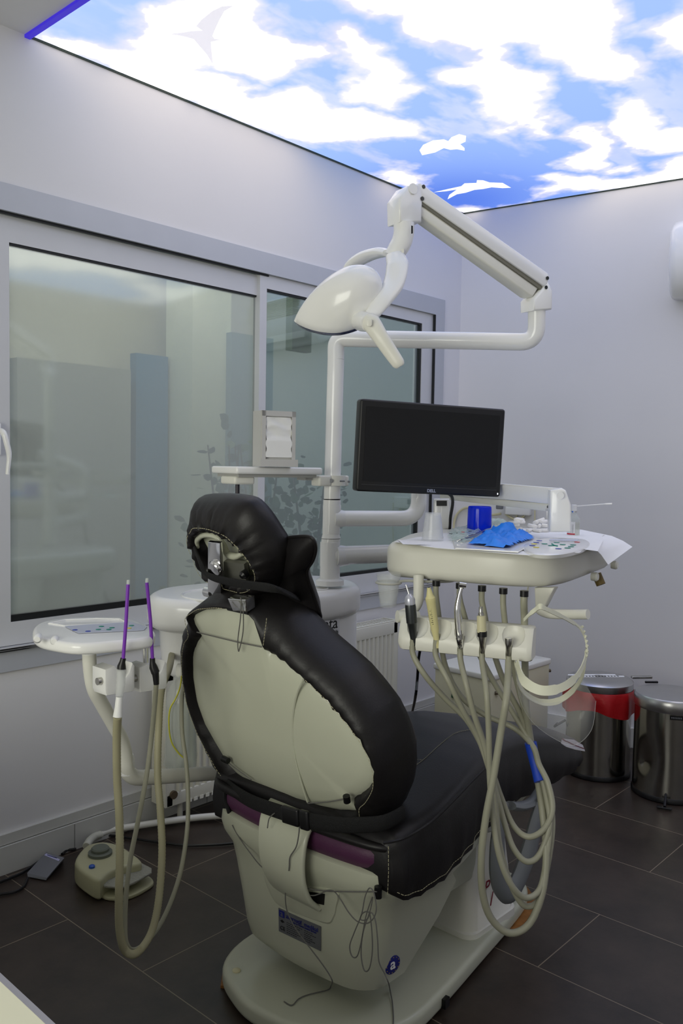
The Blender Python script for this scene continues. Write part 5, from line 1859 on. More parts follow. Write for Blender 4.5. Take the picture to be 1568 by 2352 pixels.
RL = [((1215, 1228), 0, (1, .2, 0), 'lowest front cotton roll at the left end of the heap'), ((1232, 1229), 0, (.3, 1, 0), 'cotton roll lying in front at the middle of the heap'), ((1250, 1228), 0, (1, -.4, 0), 'cotton roll lying in front, right part of the heap'),
      ((1268, 1224), 0, (.8, -1, 0), 'cotton roll at the far right end of the heap'), ((1222, 1218), .010, (.2, 1, .1), 'cotton roll on the upper layer, left side of the heap'), ((1238, 1217), .010, (1, .5, 0), 'cotton roll on the upper layer, middle of the heap'),
      ((1256, 1216), .010, (-.5, 1, .1), 'cotton roll on the upper layer, right side of the heap'), ((1238, 1205), .022, (.6, -.6, .3), 'cotton roll seen end-on at the top left of the heap'), ((1229, 1211), .018, (-.6, -.6, .1), 'cotton roll seen end-on at the left of the heap'),
      ((1248, 1206), .020, (1, -.2, 0), 'cotton roll lying across the top of the heap'), ((1257, 1199), .030, (0, 0, 1), 'cotton roll standing upright on top of the heap')]
for (px, py), h, d, lbl in RL:
    base_ = onT(px, 1222 + (py - 1222) * .3, 0)
    p = V((base_.x, base_.y, TT + .0065 + h + (.008 if d[2] == 1 else 0)))
    tag(roll(p, d, L=.026 if d[2] == 1 else .034, r=.0056).obj('cotton_roll', COT, None, smooth=50), 'white ' + lbl, 'cotton roll', 'cotton rolls on the tray')
# spray bottle
sb0 = onT(1316, 1230, 0); zt_ = at(1316, 1160, t=sb0.xy.length).z - TT
sb = thing('spray_bottle', (sb0.x, sb0.y, TT), 'clear glass spray bottle with white cap and long thin nozzle on the tray', 'bottle')
b = MB(); r_ = .0188
b.lathe([(r_, 0), (r_, zt_ * .5), (r_ * .85, zt_ * .6), (r_ * .45, zt_ * .70), (r_ * .40, zt_ * .76), (r_ * .5, zt_ * .78), (r_ * .5, zt_ * .80), (r_ * .36, zt_ * .82)], (sb0.x, sb0.y, TT), seg=28)
b.obj('glass_body', film('bottle_glass', .32, (.75, .78, .76), .05, (.96, .98, .97)), sb)
b = MB(); b.lathe([(r_ * .92, .002), (r_ * .92, zt_ * .42)], (sb0.x, sb0.y, TT), seg=24); b.obj('liquid', film('bottle_liquid', .15, lin(225, 222, 200), .1, (.96, .95, .9)), sb)
b = MB(); b.lathe([(r_ * .5, zt_ * .76), (r_ * .52, zt_ * .80)], (sb0.x, sb0.y, TT), seg=20); b.obj('crimp_ring', CHROME, sb)
b = MB(); b.lathe([(r_ * .42, zt_ * .80), (r_ * .44, zt_), (r_ * .3, zt_ + .001)], (sb0.x, sb0.y, TT), seg=20); b.obj('spray_cap', PLAST, sb, smooth=40)
b = MB(); n0 = V((sb0.x, sb0.y, TT + zt_ - .004)); n1_ = at(1390, 1157.5, t=sb0.xy.length + .01); n2_ = at(1405, 1157, t=sb0.xy.length + .01)
b.tube([n0, n1_, n1_, n2_], [.0016, .0016, .0024, .0026], 10); b.obj('spray_nozzle', PLAST, sb)
def arc_label(o, r, z0, z1, a0, a1, m, name, parent):
    b = MB(); R1 = [V((o.x + r * math.cos(a0 + (a1 - a0) * k / 10), o.y + r * math.sin(a0 + (a1 - a0) * k / 10), z0)) for k in range(11)]
    R = [b.bm.verts.new(p) for p in R1]; Q = [b.bm.verts.new(p + V((0, 0, z1 - z0))) for p in R1]
    for k in range(10):
        b.bm.faces.new((R[k], R[k + 1], Q[k + 1], Q[k]))
    return b.obj(name, m, parent, smooth=60)
aa = math.atan2(-sb0.y, -sb0.x)
lb_ = arc_label(sb0, r_ * 1.01, TT + .004, TT + zt_ * .45, aa - 1.3, aa + .25, mat('bottle_label', lin(238, 238, 235), .5), 'bottle_label', sb)
arc_label(sb0, r_ * 1.02, TT + .002, TT + .006, aa - 1.3, aa + .25, mat('red_print', (0, 0, 0)), 'label_stripe', lb_)
b = MB()
for k in range(6):
    z = TT + .010 + k * .0042
    for j in range(4):
        a = aa - 1.2 + .33 * j
        p = V((sb0.x + r_ * 1.02 * math.cos(a), sb0.y + r_ * 1.02 * math.sin(a), z)); q_ = V((sb0.x + r_ * 1.02 * math.cos(a + .2), sb0.y + r_ * 1.02 * math.sin(a + .2), z)); b.tube([p, q_], .0005, 4)
b.obj('fine_print', INK, lb_)

# ================================================================ FACE SHIELD HANGING FROM THE HANDLE
fs = thing('face_shield', at(1270, 1600, t=2.0), 'clear visor face shield with white headband hanging from the tray handle', 'face shield')
SHB = mat('headband_white', lin(222, 222, 200), .4)
def band(L, w, name, parent, m=SHB, thick=.0012):
    b = MB(); P = catmull([at(x, y, t=t) for x, y, t in L], 6)
    R = []
    for i, p in enumerate(P):
        wv = w[min(len(w) - 1, int(i / len(P) * len(w)))]
        t_ = (P[min(i + 1, len(P) - 1)] - P[max(i - 1, 0)]).normalized()
        n_ = (V((0, 0, 1)) * .9 + fd * .35); n_ = (n_ - t_ * n_.dot(t_)).normalized()
        m_ = t_.cross(n_)
        R.append([p + n_ * wv / 2 + m_ * thick, p - n_ * wv / 2 + m_ * thick, p - n_ * wv / 2 - m_ * thick, p + n_ * wv / 2 - m_ * thick])
    b.skin(R)
    return b.obj(name, m, parent, smooth=50)
band([(1186, 1520, 1.98), (1200, 1560, 1.94), (1230, 1582, 1.92), (1262, 1586, 1.92), (1300, 1574, 1.95), (1330, 1545, 2.0), (1345, 1508, 2.05), (1346, 1475, 2.06), (1334, 1445, 2.04), (1310, 1425, 2.0)], [.020, .022, .022, .018, .012, .010, .008, .006], 'headband', fs)
band([(1182, 1520, 2.0), (1188, 1560, 2.02), (1205, 1592, 2.05), (1240, 1612, 2.1), (1280, 1610, 2.12), (1315, 1586, 2.12), (1338, 1550, 2.10), (1345, 1510, 2.08)], [.010, .012, .014, .016, .014, .012, .010], 'forehead_band', fs)
band([(1203, 1425, 1.90), (1215, 1412, 1.88), (1230, 1400, 1.87), (1240, 1393, 1.86), (1252, 1398, 1.87), (1290, 1416, 1.92), (1318, 1432, 1.98)], [.008, .010, .012, .010, .008], 'rear_strap', fs)
b = MB()
for k in range(9):
    p = at(1336 + 11 * math.sin(k / 8 * PI * .9), 1440 + k * 11, t=2.05); b.lathe([(.0035, 0), (.0035, .004)], p, (1, 0, 0), 8)
b.obj('strap_stud', SHB, fs)
b = MB()
top_ = catmull([at(x, y, t=t) for x, y, t in ((1183, 1526, 1.99), (1190, 1566, 2.02), (1208, 1595, 2.05), (1245, 1614, 2.1), (1285, 1610, 2.12), (1318, 1588, 2.12), (1338, 1560, 2.10))], 5)
bot_ = catmull([at(x, y, t=t) for x, y, t in ((1186, 1560, 1.97), (1195, 1610, 1.98), (1222, 1658, 2.0), (1270, 1695, 2.05), (1318, 1712, 2.08), (1358, 1676, 2.1), (1368, 1610, 2.11))], 5)
N_ = min(len(top_), len(bot_)); G = []
for k in range(7):
    s_ = k / 6
    G.append([b.bm.verts.new(top_[i].lerp(bot_[i], s_) - fd * .035 * math.sin(s_ * PI)) for i in range(N_)])
for r1_, r2_ in zip(G, G[1:]):
    for i in range(N_ - 1):
        b.bm.faces.new((r1_[i], r1_[i + 1], r2_[i + 1], r2_[i]))
vis = b.obj('visor', film('visor_film', .17, (.9, .92, .92), .05), fs, smooth=60)
b = MB(); b.tube(bot_, .0006, 6); b.obj('visor_rim', film('visor_edge', .25, (.85, .87, .85), .1), vis)

# ================================================================ ASSISTANT SIDE
TA = 2.10
ZA = at(200, 1440, t=TA).z
at_ = thing('assistant_tray', at(285, 1790, t=2.25), 'small white assistant tray with keypad on a bent tube, left of the chair', 'tray')
ao = [at(x, y, z=ZA - .03) for x, y in ((78, 1478), (80, 1466), (120, 1487), (190, 1495), (260, 1489), (345, 1478), (358, 1470), (356, 1455), (330, 1438), (285, 1428), (170, 1424), (110, 1430), (82, 1448))]
AF = 1.0
zt2 = at(200, 1432, t=TA).z
ao = catmull([at(x, y, z=1.0) for x, y in ((75, 1452), (80, 1438), (100, 1428), (150, 1420), (215, 1418), (285, 1419), (330, 1432), (352, 1446), (356, 1458), (340, 1466), (270, 1474), (180, 1480), (120, 1473), (86, 1464))], 4, True)
b = MB(); b.prism([p - V((0, 0, .025)) for p in ao], (0, 0, 1), .027, .010, 4); ab = b.obj('tray_body', PLAST, at_, smooth=50)
def onA(px, py, off=.0):
    return at(px, py, z=1.002 + off)
b = MB(); b.tube([onA(x, y, .0005) for x, y in ((112, 1432), (150, 1424), (220, 1421), (275, 1422), (290, 1430), (230, 1434), (150, 1438))], .002, 6, closed=True); b.obj('tray_lip', PLAST, ab)
b = MB(); b.prism([onA(x, y, .001) for x, y in ((148, 1439), (295, 1428), (338, 1440), (330, 1448), (180, 1455))], (0, 0, 1), .001); k2 = b.obj('keypad', mat('keypad_silver', lin(190, 195, 210), .4), at_, smooth=0)
for key, L in dict(b=[(172, 1447), (202, 1450)], g=[(226, 1446), (233, 1439), (257, 1442), (250, 1446), (302, 1437)], y=[(296, 1443)]).items():
    b = MB()
    for x, y in L:
        b.lathe([(.0062, 0), (.0062, .0008)], onA(x, y, .0022), seg=12)
    b.obj('keypad_button', mat('key_' + key, KC[key], .5), k2, smooth=0)
b = MB()
for x, y in ((86, 1468), (125, 1473)):
    p = at(x, y, t=1.975); b.lathe([(.0085, -.03), (.0095, -.002), (.006, .004)], p, (-.55, -.83, 0), 16)
b.obj('side_knob', PLAST, at_)
b = MB()
b.tube(fillet([at(204, 1485, t=TA), at(206, 1535, t=TA), at(213, 1580, t=TA), at(288, 1712, t=2.22), at(290, 1788, t=2.24), at(400, 1782, t=2.35), at(545, 1772, t=2.50), at(600, 1768, t=2.56)], .06, 7), [.0165, .0165, .0170, .0175, .0205, .0200, .0205, .021], 20)
b.obj('support_tube', PLAST2, at_)
b = MB(); b.tube([at(288, 1738, t=2.235), at(290, 1744, t=2.236), at(291, 1775, t=2.24)], [.0205, .0215, .0212], 22); b.tube([at(204, 1498, t=TA), at(204, 1502, t=TA)], .0172, 20); b.obj('tube_collar', PLAST, at_)
b = MB(); b.tube([at(333, 1470, t=2.13), at(334, 1522, t=2.13)], .0075, 14); b.obj('chrome_rod', CHROME, at_)
hdx = (at(375, 1550, t=2.08) - at(225, 1562, t=1.98)); hdx.z = 0; hdx.normalize(); hdy = V((-hdx.y, hdx.x, 0))
if hdy.dot(fd) < 0: hdy = -hdy
HB = []
for x0, y0, x1, y1, t_ in ((221, 1523, 300, 1590, 2.0), (299, 1520, 375, 1582, 2.06)):
    c0_ = at((x0 + x1) / 2, (y0 + y1) / 2, t=t_)
    w_ = .078
    L = [(-w_ / 2, .030), (-w_ * .18, .034), (w_ * .05, .016), (w_ * .12, -.002), (w_ * .30, .012), (w_ * .42, .034), (w_ / 2, .026), (w_ / 2, -.026), (w_ * .44, -.034), (-w_ / 2 + .004, -.030), (-w_ / 2, -.020)]
    b = MB(); b.prism([c0_ + hdx * a + ez * c - hdy * .028 for a, c in L], hdy, .055, .003, 2)
    b.obj('tip_holder', PLAST, at_, smooth=40); HB.append(c0_)
b = MB()
for c0_ in HB:
    p = c0_ - hdx * .036 + ez * .002 - hdy * .012; b.tube([p, p - hdx * .014], .0085, 14)
b.obj('holder_knob', STEEL, at_, smooth=40)
b = MB(); b.tube([HB[0] + hdx * .03 + hdy * .01, HB[1] - hdx * .02 + hdy * .01], .006, 12); b.obj('chrome_rod', CHROME, at_)

PUR = mat('violet_tube', lin(120, 45, 175), .3, coat=.3)
TIP = film('tip_clear', .4, (.8, .85, .8), .2)
def ejector(label, tip, neck, grip, white, hosepts, r, hm, ribs, t0):
    e = thing('saliva_ejector', at(*neck[0], t=t0), label, 'saliva ejector')
    b = MB(); b.tube([at(tip[0] + .5, tip[1] - 10, t=t0), at(*tip, t=t0)], .0036, 10); b.obj('clear_tip', TIP, e)
    b = MB(); b.tube([at(*tip, t=t0), at((tip[0] + neck[0][0]) / 2 + (2 if tip[0] > 300 else 1), (tip[1] + neck[0][1]) / 2, t=t0), at(*neck[0], t=t0)], .0040, 12); b.obj('violet_straw', PUR, e)
    b = MB(); b.tube([at(x, y, t=t0) for x, y in neck], [.0062, .0065, .0095, .0098, .0085][:len(neck)], 16); b.obj('rubber_adapter', BLACK, e, smooth=40)
    if grip:
        b = MB(); b.tube([at(x, y, t=t0) for x, y in grip], [.0105, .0100, .0085], 16); b.obj('clear_grip', film('grip_clear', .45, (.75, .77, .75), .1), e)
    if white:
        b = MB(); b.tube([at(x, y, t=t0) for x, y in white], [.0075, .0085, .0105], 16); b.obj('white_grip', PLAST, e)
    n_ = 26 if ribs else 10
    b = MB(); b.tube(catmull([at(x, y, t=t) for x, y, t in hosepts], n_), r, 14, ribs=.045 if ribs else 0)
    b.obj('suction_hose', hm, e, smooth=60)
    return e
ejector('violet-tipped saliva ejector with clear grip and ribbed hose, left of the two', (294, 1342), [(283, 1512), (281, 1520), (279, 1530), (279, 1538)], [(279, 1536), (277, 1570), (274, 1598)], [(274, 1600), (272, 1625), (270, 1646)],
        [(270, 1646, 1.925), (268, 1700, 1.96), (269, 1790, 1.99), (274, 1880, 1.99), (275, 1980, 1.99), (273, 2060, 1.99), (274, 2130, 2.0), (283, 2175, 2.01), (300, 2192, 2.02), (322, 2182, 2.04), (348, 2140, 2.07), (364, 2070, 2.1), (372, 1960, 2.14), (368, 1860, 2.18), (362, 1780, 2.22), (364, 1680, 2.26), (370, 1590, 2.3), (386, 1542, 2.36), (392, 1518, 2.46), (396, 1490, 2.62)], .0093, HOSE2, True, 1.925)
ejector('violet-tipped saliva ejector with black grip and thin smooth hose, right of the two', (337, 1338), [(350, 1512), (350, 1522), (352, 1532), (357, 1545)], None, None,
        [(359, 1568, 1.985), (355, 1620, 2.02), (347, 1700, 2.05), (335, 1790, 2.05), (316, 1890, 2.05), (300, 1970, 2.05), (290, 2050, 2.05), (287, 2120, 2.05), (290, 2165, 2.05), (305, 2182, 2.06), (335, 2165, 2.08), (375, 2110, 2.12), (410, 2020, 2.16), (427, 1930, 2.2), (432, 1850, 2.24), (428, 1760, 2.28), (418, 1680, 2.32), (418, 1600, 2.36), (428, 1545, 2.42), (432, 1510, 2.52)], .0058, HOSE, False, 1.985)
b = MB(); b.tube([at(356, 1540, t=1.985), at(358, 1556, t=1.985), at(359, 1572, t=1.985)], [.0088, .0075, .0065], 14)
b.obj('black_grip', BLACK, [o for o in bpy.data.objects if o.name == 'saliva_ejector.001'][0])

# bottle hanging under the basin
TB = 2.48
wb = thing('water_bottle', at(420, 1760, t=TB), 'clear plastic water bottle hanging upright under the spittoon basin', 'bottle')
b = MB(); c_ = at(415, 1765, t=TB); zc = lambda y: at(415, y, t=TB).z - c_.z
PRB = [(.020, .004), (.036, .0), (.046, .012), (.048, .04), (.045, zc(1700)), (.046, zc(1650)), (.044, zc(1610)), (.036, zc(1580)), (.020, zc(1555)), (.014, zc(1545)), (.014, zc(1530))]
N2 = 48
b.skin([[V(c_) + V((r_ * (1 + (.10 * math.cos(5 * a) if z < .03 else 0)) * math.cos(a), r_ * (1 + (.10 * math.cos(5 * a) if z < .03 else 0)) * math.sin(a), z)) for a in [2 * PI * k / N2 for k in range(N2)]] for r_, z in PRB], True, False)
b.obj('bottle_body', film('pet_bottle', .34, (.80, .82, .78), .06, (.96, .97, .95)), wb)
b = MB(); b.lathe([(.042, .01), (.044, .04), (.042, zc(1625))], c_, seg=32); b.obj('water', film('bottle_water', .10, (.8, .85, .85), .04, (.93, .95, .93)), wb)
b = MB(); b.lathe([(.0165, zc(1553)), (.0165, zc(1532)), (.012, zc(1525))], c_, seg=24); b.obj('bottle_cap', PLAST2, wb)
b = MB(); b.tube(catmull([at(x, y, t=TB - .05) for x, y in ((417, 1552), (413, 1580), (403, 1605), (390, 1630), (388, 1670), (394, 1705), (410, 1730), (424, 1742))], 6), .0022, 8)
b.obj('yellow_tube', mat('yellow_tube', lin(212, 208, 60), .4), wb)

# ================================================================ RADIATOR
ra_ = thing('radiator', (2.62, 2.66, .07), 'white ribbed panel radiator on the wall below the window', 'radiator')
RX0, RX1, RY0, RY1, RZ0, RZ1 = 1.915, 3.32, 2.615, 2.705, .085, .632
RADM = mat('radiator_enamel', lin(222, 220, 205), .3, coat=.2, noise=.02)
b = MB()
nr = 42
pts = []
for k in range(nr * 4 + 1):
    x = RX0 + .03 + (RX1 - RX0 - .06) * k / (nr * 4)
    s_ = k % 4
    pts.append((x, RY0 + (.0 if s_ in (0, 1) else .010)))
R0 = [b.bm.verts.new((x, y, RZ0 + .045)) for x, y in pts]; R1 = [b.bm.verts.new((x, y, RZ1 - .06)) for x, y in pts]
for k in range(len(pts) - 1):
    b.bm.faces.new((R0[k], R0[k + 1], R1[k + 1], R1[k]))
b.box(((RX0 + RX1) / 2, RY0 + .006, RZ1 - .032), (RX1 - RX0, .012, .06), bev=.004); b.box(((RX0 + RX1) / 2, RY0 + .006, RZ0 + .022), (RX1 - RX0, .012, .05), bev=.004)
b.box((RX0 + .015, RY0 + .006, (RZ0 + RZ1) / 2), (.03, .012, RZ1 - RZ0)); b.box((RX1 - .015, RY0 + .006, (RZ0 + RZ1) / 2), (.03, .012, RZ1 - RZ0))
b.box(((RX0 + RX1) / 2, RY1 - .01, (RZ0 + RZ1) / 2), (RX1 - RX0 - .02, .02, RZ1 - RZ0 - .03))
b.obj('front_panel', RADM, ra_, smooth=20)
b = MB(); b.box((RX0 - .001, (RY0 + RY1) / 2, (RZ0 + RZ1) / 2), (.003, RY1 - RY0, RZ1 - RZ0), bev=0); b.box((RX1 + .001, (RY0 + RY1) / 2, (RZ0 + RZ1) / 2), (.003, RY1 - RY0, RZ1 - RZ0)); b.obj('side_cover', RADM, ra_, smooth=0)
b = MB()
for k in range(70):
    x = RX0 + .03 + (RX1 - RX0 - .06) * k / 69
    b.box((x, (RY0 + RY1) / 2 + .004, RZ1 + .001), (.010, .062, .003))
b.box(((RX0 + RX1) / 2, RY0 + .01, RZ1 + .001), (RX1 - RX0, .014, .006), bev=.002); b.box(((RX0 + RX1) / 2, RY1 - .004, RZ1 + .001), (RX1 - RX0, .010, .006)); b.box((RX1 - .01, (RY0 + RY1) / 2, RZ1 + .003), (.02, RY1 - RY0, .006)); b.box((RX0 + .01, (RY0 + RY1) / 2, RZ1 + .003), (.02, RY1 - RY0, .006))
b.obj('top_grille', RADM, ra_, smooth=0)
b = MB(); c_ = at(395, 1843, y=RY0 + .02)
b.tube([V((RX0 + .03, RY0 - .002, .13)), V((RX0 + .03, RY0 - .012, .13))], .016, 20); b.obj('drain_plug', mat('plug_bronze', lin(110, 95, 75), .4, metal=.5), ra_, smooth=40)
b = MB()
for k in range(8):
    p = at(436 + k * 13.5, 1838 - k * 4.3, y=RY0 - .002); b.box(p, (.018, .002, .014))
b.obj('light_slot', mat('slot_light', lin(238, 236, 222), .5), ra_, smooth=0)
b = MB()
for x in (RX0 + .15, RX1 - .15):
    b.tube([V((x, RY1 - .01, RZ1 - .1)), V((x, 2.74, RZ1 - .1))], .01, 8)
b.tube(fillet([V((RX0 + .10, 2.66, RZ0 + .03)), V((RX0 + .10, 2.66, .05)), V((RX0 + .10, 2.66, -.01))], .02), .011, 12)
b.obj('wall_bracket', RADM, ra_)

# ================================================================ FLOOR THINGS, LEFT
fc = thing('foot_control', (1.56, 2.45, 0), 'beige dental foot control with round grey button and hinged pedal', 'foot control')
FCM = mat('foot_control_beige', lin(176, 174, 140), .4, noise=.03)
q0 = [(172, 2022), (176, 1975), (190, 1950), (220, 1934), (262, 1934), (300, 1955), (325, 1975), (324, 1990), (270, 2003), (228, 2044), (215, 2046)]
fo = catmull([at(x, y, z=.072) - V((0, 0, .07)) for x, y in [(173, 1985), (178, 1962), (200, 1940), (235, 1932), (270, 1938), (300, 1955), (322, 1972), (322, 1982), (282, 1990), (250, 2003), (230, 2020), (205, 2012)]], 3, True)
b = MB(); b.prism(fo, (0, 0, 1), .070, .012, 3); b.obj('housing', FCM, fc, smooth=45)
fp_ = catmull([at(x, y, z=.012) - V((0, 0, .011)) for x, y in [(175, 2022), (215, 2046), (250, 2062), (300, 2058), (345, 2035), (352, 2022), (335, 2008), (300, 1995), (240, 1990), (190, 1990)]], 4, True)
b = MB(); b.prism(fp_, (0, 0, 1), .012, .004, 2); b.obj('base_plate', FCM, fc)
b = MB(); pd = [at(x, y, z=.042) for x, y in ((230, 2030), (250, 2008), (285, 1992), (325, 1984), (348, 1996), (348, 2006), (310, 2028), (280, 2040), (240, 2037))]
b.prism([p - V((0, 0, .004)) for p in pd], (0, 0, 1), .008, .002, 1)
PEDM = mat('pedal_grey', lin(150, 150, 138), .4, bump=.6, bscale=120); b.obj('pedal', PEDM, fc)
b = MB(); c_ = at(230, 1960, z=.075); b.lathe([(.040, -.006), (.040, .006), (.034, .009), (.030, .010), (.030, .018), (.026, .022), (.001, .022)], c_, seg=32); b.obj('round_button', mat('button_grey_green', lin(98, 104, 92), .5), fc, smooth=35)
b = MB(); c_ = at(211, 1994, z=.070); b.lathe([(.010, 0), (.010, .008), (.006, .011)], c_, seg=16); b.obj('blue_knob', mat('knob_blue', lin(30, 80, 170), .3), fc)
b = MB(); b.tube(catmull([at(198, 1944, z=.05), at(205, 1932, z=.05), at(216, 1922, z=.04), at(230, 1917, z=.03)], 12), .013, 14, ribs=.06); b.obj('cable_boot', mat('boot_white', lin(205, 205, 190), .4), fc)

fsw = thing('foot_switch', (1.43, 2.63, 0), 'small grey wedge-shaped foot switch by the baseboard', 'foot switch')
lo4 = [at(x, y, z=.004) for x, y in ((64, 2014), (106, 2022), (146, 1976), (108, 1972))]
tp4 = [at(x, y, z=z) for x, y, z in ((62, 2005, .012), (108, 2016, .012), (148, 1970, .040), (106, 1957, .040))]
b = MB(); b.skin([lo4, tp4]); fo_ = b.obj('pedal_body', mat('switch_grey', lin(128, 130, 136), .4, metal=.3), fsw, smooth=0)
b = MB(); nn = (tp4[1] - tp4[0]).cross(tp4[3] - tp4[0]).normalized(); nn = nn if nn.z > 0 else -nn
tx0 = tp4[3] * .5 + tp4[2] * .5; mid = sum(tp4, V()) / 4
lq = [tp4[3].lerp(mid, .12), tp4[2].lerp(mid, .25), tp4[2].lerp(mid, .25).lerp(tp4[1], .10), tp4[3].lerp(mid, .12).lerp(tp4[0], .10)]
b.prism([p + nn * .0005 for p in lq], nn, .0005); sl_ = b.obj('switch_label', mat('label_lilac', lin(190, 190, 225), .4), fo_, smooth=0)
b = MB(); b.tube([lq[0].lerp(lq[3], .5).lerp(lq[1], .15) + nn * .0015, lq[0].lerp(lq[3], .5).lerp(lq[1], .8) + nn * .0015], .0012, 5); b.obj('fine_print', PB, sl_)
b = MB(); b.tube(catmull([at(x, y, z=.007) for x, y in ((142, 1962), (165, 1945), (190, 1932), (220, 1922), (255, 1919), (300, 1925), (360, 1934), (430, 1942), (500, 1940), (560, 1935), (640, 1930))], 6), .0045, 8)
b.obj('black_cable', BLACK, None, label='thin black cable running along the floor from the grey foot switch to the chair', cat='cable')
b = MB(); b.tube(catmull([at(x, y, z=.006) for x, y in ((-40, 2062), (0, 2054), (35, 2048), (55, 2035), (63, 2016))], 6), .0045, 8)
b.obj('black_cable', BLACK, None, label='black cable curling off the left edge in front of the foot switch', cat='cable')
b = MB(); b.tube(catmull([at(x, y, z=.007) for x, y in ((-40, 2040), (0, 2026), (40, 2010), (62, 1998), (100, 1972), (130, 1957), (175, 1950))], 6), .005, 8)
b.obj('black_cable', BLACK, None, label='black cable along the baseboard behind the foot switch', cat='cable')
b = MB(); b.tube(catmull([at(x, y, z=.022) for x, y in ((215, 1925), (250, 1908), (320, 1896), (400, 1884), (470, 1876), (540, 1872), (600, 1872))], 6), .0125, 14)
b.obj('floor_conduit', PLAST2, None, label='white flexible conduit lying on the floor towards the chair', cat='conduit')

# ================================================================ CORNER OF A DESK, LOWER LEFT
dk = thing('desk', (-.1, .75, 0), 'pale desk whose corner shows at the lower left edge', 'desk')
c0 = at(0, 2254, z=.75); c1_ = at(104, 2352, z=.75)
dv = (c1_ - c0).normalized(); dn = V((dv.y, -dv.x, 0))
if dn.x > 0: dn = -dn
A = c0 - dv * 1.3; B_ = c1_ + dv * .9
b = MB(); b.prism([V((A.x, A.y, .725)), V((B_.x, B_.y, .725)), V((B_.x, B_.y, .725)) + dn * .55, V((A.x, A.y, .725)) + dn * .55], (0, 0, 1), .025); b.obj('desk_top', mat('desk_cream', lin(236, 234, 205), .4), dk, smooth=0)
b = MB(); b.prism([V((A.x, A.y, .722)) - dn * .008, V((B_.x, B_.y, .722)) - dn * .008, V((B_.x, B_.y, .722)), V((A.x, A.y, .722))], (0, 0, 1), .0285); b.obj('desk_edge', mat('edge_band_silver', lin(170, 168, 175), .3, metal=.4), dk, smooth=0)
b = MB(); b.prism([V((A.x, A.y, 0)) + dn * .1 + dv * .05, V((B_.x, B_.y, 0)) + dn * .1 - dv * .3, V((B_.x, B_.y, 0)) + dn * .5 - dv * .3, V((A.x, A.y, 0)) + dn * .5 + dv * .05], (0, 0, 1), .72); b.obj('desk_cabinet', PLAST2, dk, smooth=0)

# ================================================================ FAR CORNER: METAL BOX, BINS, AIR CONDITIONER, SOCKET
BXM = mat('box_cream_enamel', lin(212, 208, 178), .45, noise=.04, nscale=6)
bxz = .485
pA, pB, pC = at(989, 1525, z=bxz), at(1128, 1551, z=bxz), at(1263, 1512, z=bxz)
bx = thing('compressor_cabinet', (3.4, 2.1, 0), 'cream enamelled metal box with lid on the floor in the far corner', 'cabinet')
xd = (pC - pB); xd.z = 0; xl = min(xd.length, .50); xd.normalize(); yd = (pA - pB); yd.z = 0; yl_ = min(yd.length, .42); yd.normalize()
pB.z = 0
b = MB(); Rb = Matrix((xd, yd, V((0, 0, 1)))).transposed()
yd2 = (yd - xd * yd.dot(xd)).normalized(); Rb = Matrix((xd, yd2, V((0, 0, 1)))).transposed()
cen = pB + xd * xl / 2 + yd2 * yl_ / 2
b.box(cen + V((0, 0, bxz / 2 + .01)), (xl, yl_, bxz - .03), Rb, bev=.008); b.obj('cabinet_body', BXM, bx)
b = MB(); b.box(cen + V((0, 0, bxz - .014)), (xl + .012, yl_ + .012, .028), Rb, bev=.007); b.obj('cabinet_lid', mat('lid_white', lin(225, 224, 214), .35), bx)
b = MB(); b.box(cen + V((0, 0, .008)), (xl - .06, yl_ - .06, .016), Rb); b.obj('cabinet_foot', GASK, bx, smooth=0)
b = MB()
for p in (pB + V((0, 0, .40)) + xd * .03 - yd2 * .002, pB + xd * xl + V((0, 0, .42)) + yd2 * .02):
    b.tube([p - xd * .0, p + xd * .02 - yd2 * .012], .008, 12)
b.tube([pB + yd2 * .20 + V((0, 0, .40)), pB + yd2 * .20 + V((0, 0, .40)) - xd * .012], .004, 8)
b.obj('latch_knob', mat('knob_brown', lin(110, 100, 80), .4, metal=.5), bx)
b = MB(); b.box(pB + yd2 * (yl_ * .62) - xd * .002 + V((0, 0, .37)), (.006, .032, .055), Rb); b.obj('green_switch', mat('switch_green', lin(40, 80, 55), .4), bx, smooth=0)
b = MB()
for k in range(3):
    b.box(pB + yd2 * (.28 - .03 * k) - xd * .0015 + V((0, 0, .10 + .01 * k)), (.003, .05, .004), Rb)
b.obj('vent_slot', GASK, bx, smooth=0)


def bin_(cx, cy, r, h, name, label, lidrot):
    t = thing(name, (cx, cy, 0), label, 'pedal bin')
    b = MB(); b.lathe([(r * 1.0, .0), (r * 1.03, .004), (r * 1.03, .018), (r * 1.0, .024)], (cx, cy, 0), seg=48); b.obj('base_ring', BLACK, t)
    b = MB()
    rings = []
    for k in range(25):
        z = .022 + (h - .07) * k / 24
        ring_ = []
        for j in range(72):
            a = 2 * PI * j / 72
            rr_ = r
            if lidrot == 1:       # dents in the sheet metal
                da = (a - math.atan2(-cy, -cx) + .75 + PI) % (2 * PI) - PI
                rr_ -= .016 * math.exp(-(da / .34) ** 2 - ((z - .17) / .075) ** 2) + .006 * math.exp(-((da + .1) / .12) ** 2 - ((z - .15) / .02) ** 2)
            ring_.append(V((cx + rr_ * math.cos(a), cy + rr_ * math.sin(a), z)))
        rings.append(ring_)
    b.skin(rings); b.obj('drum', mat('polished_steel', (.42, .41, .38), .14, metal=1, noise=.05, nscale=9), t)
    return t


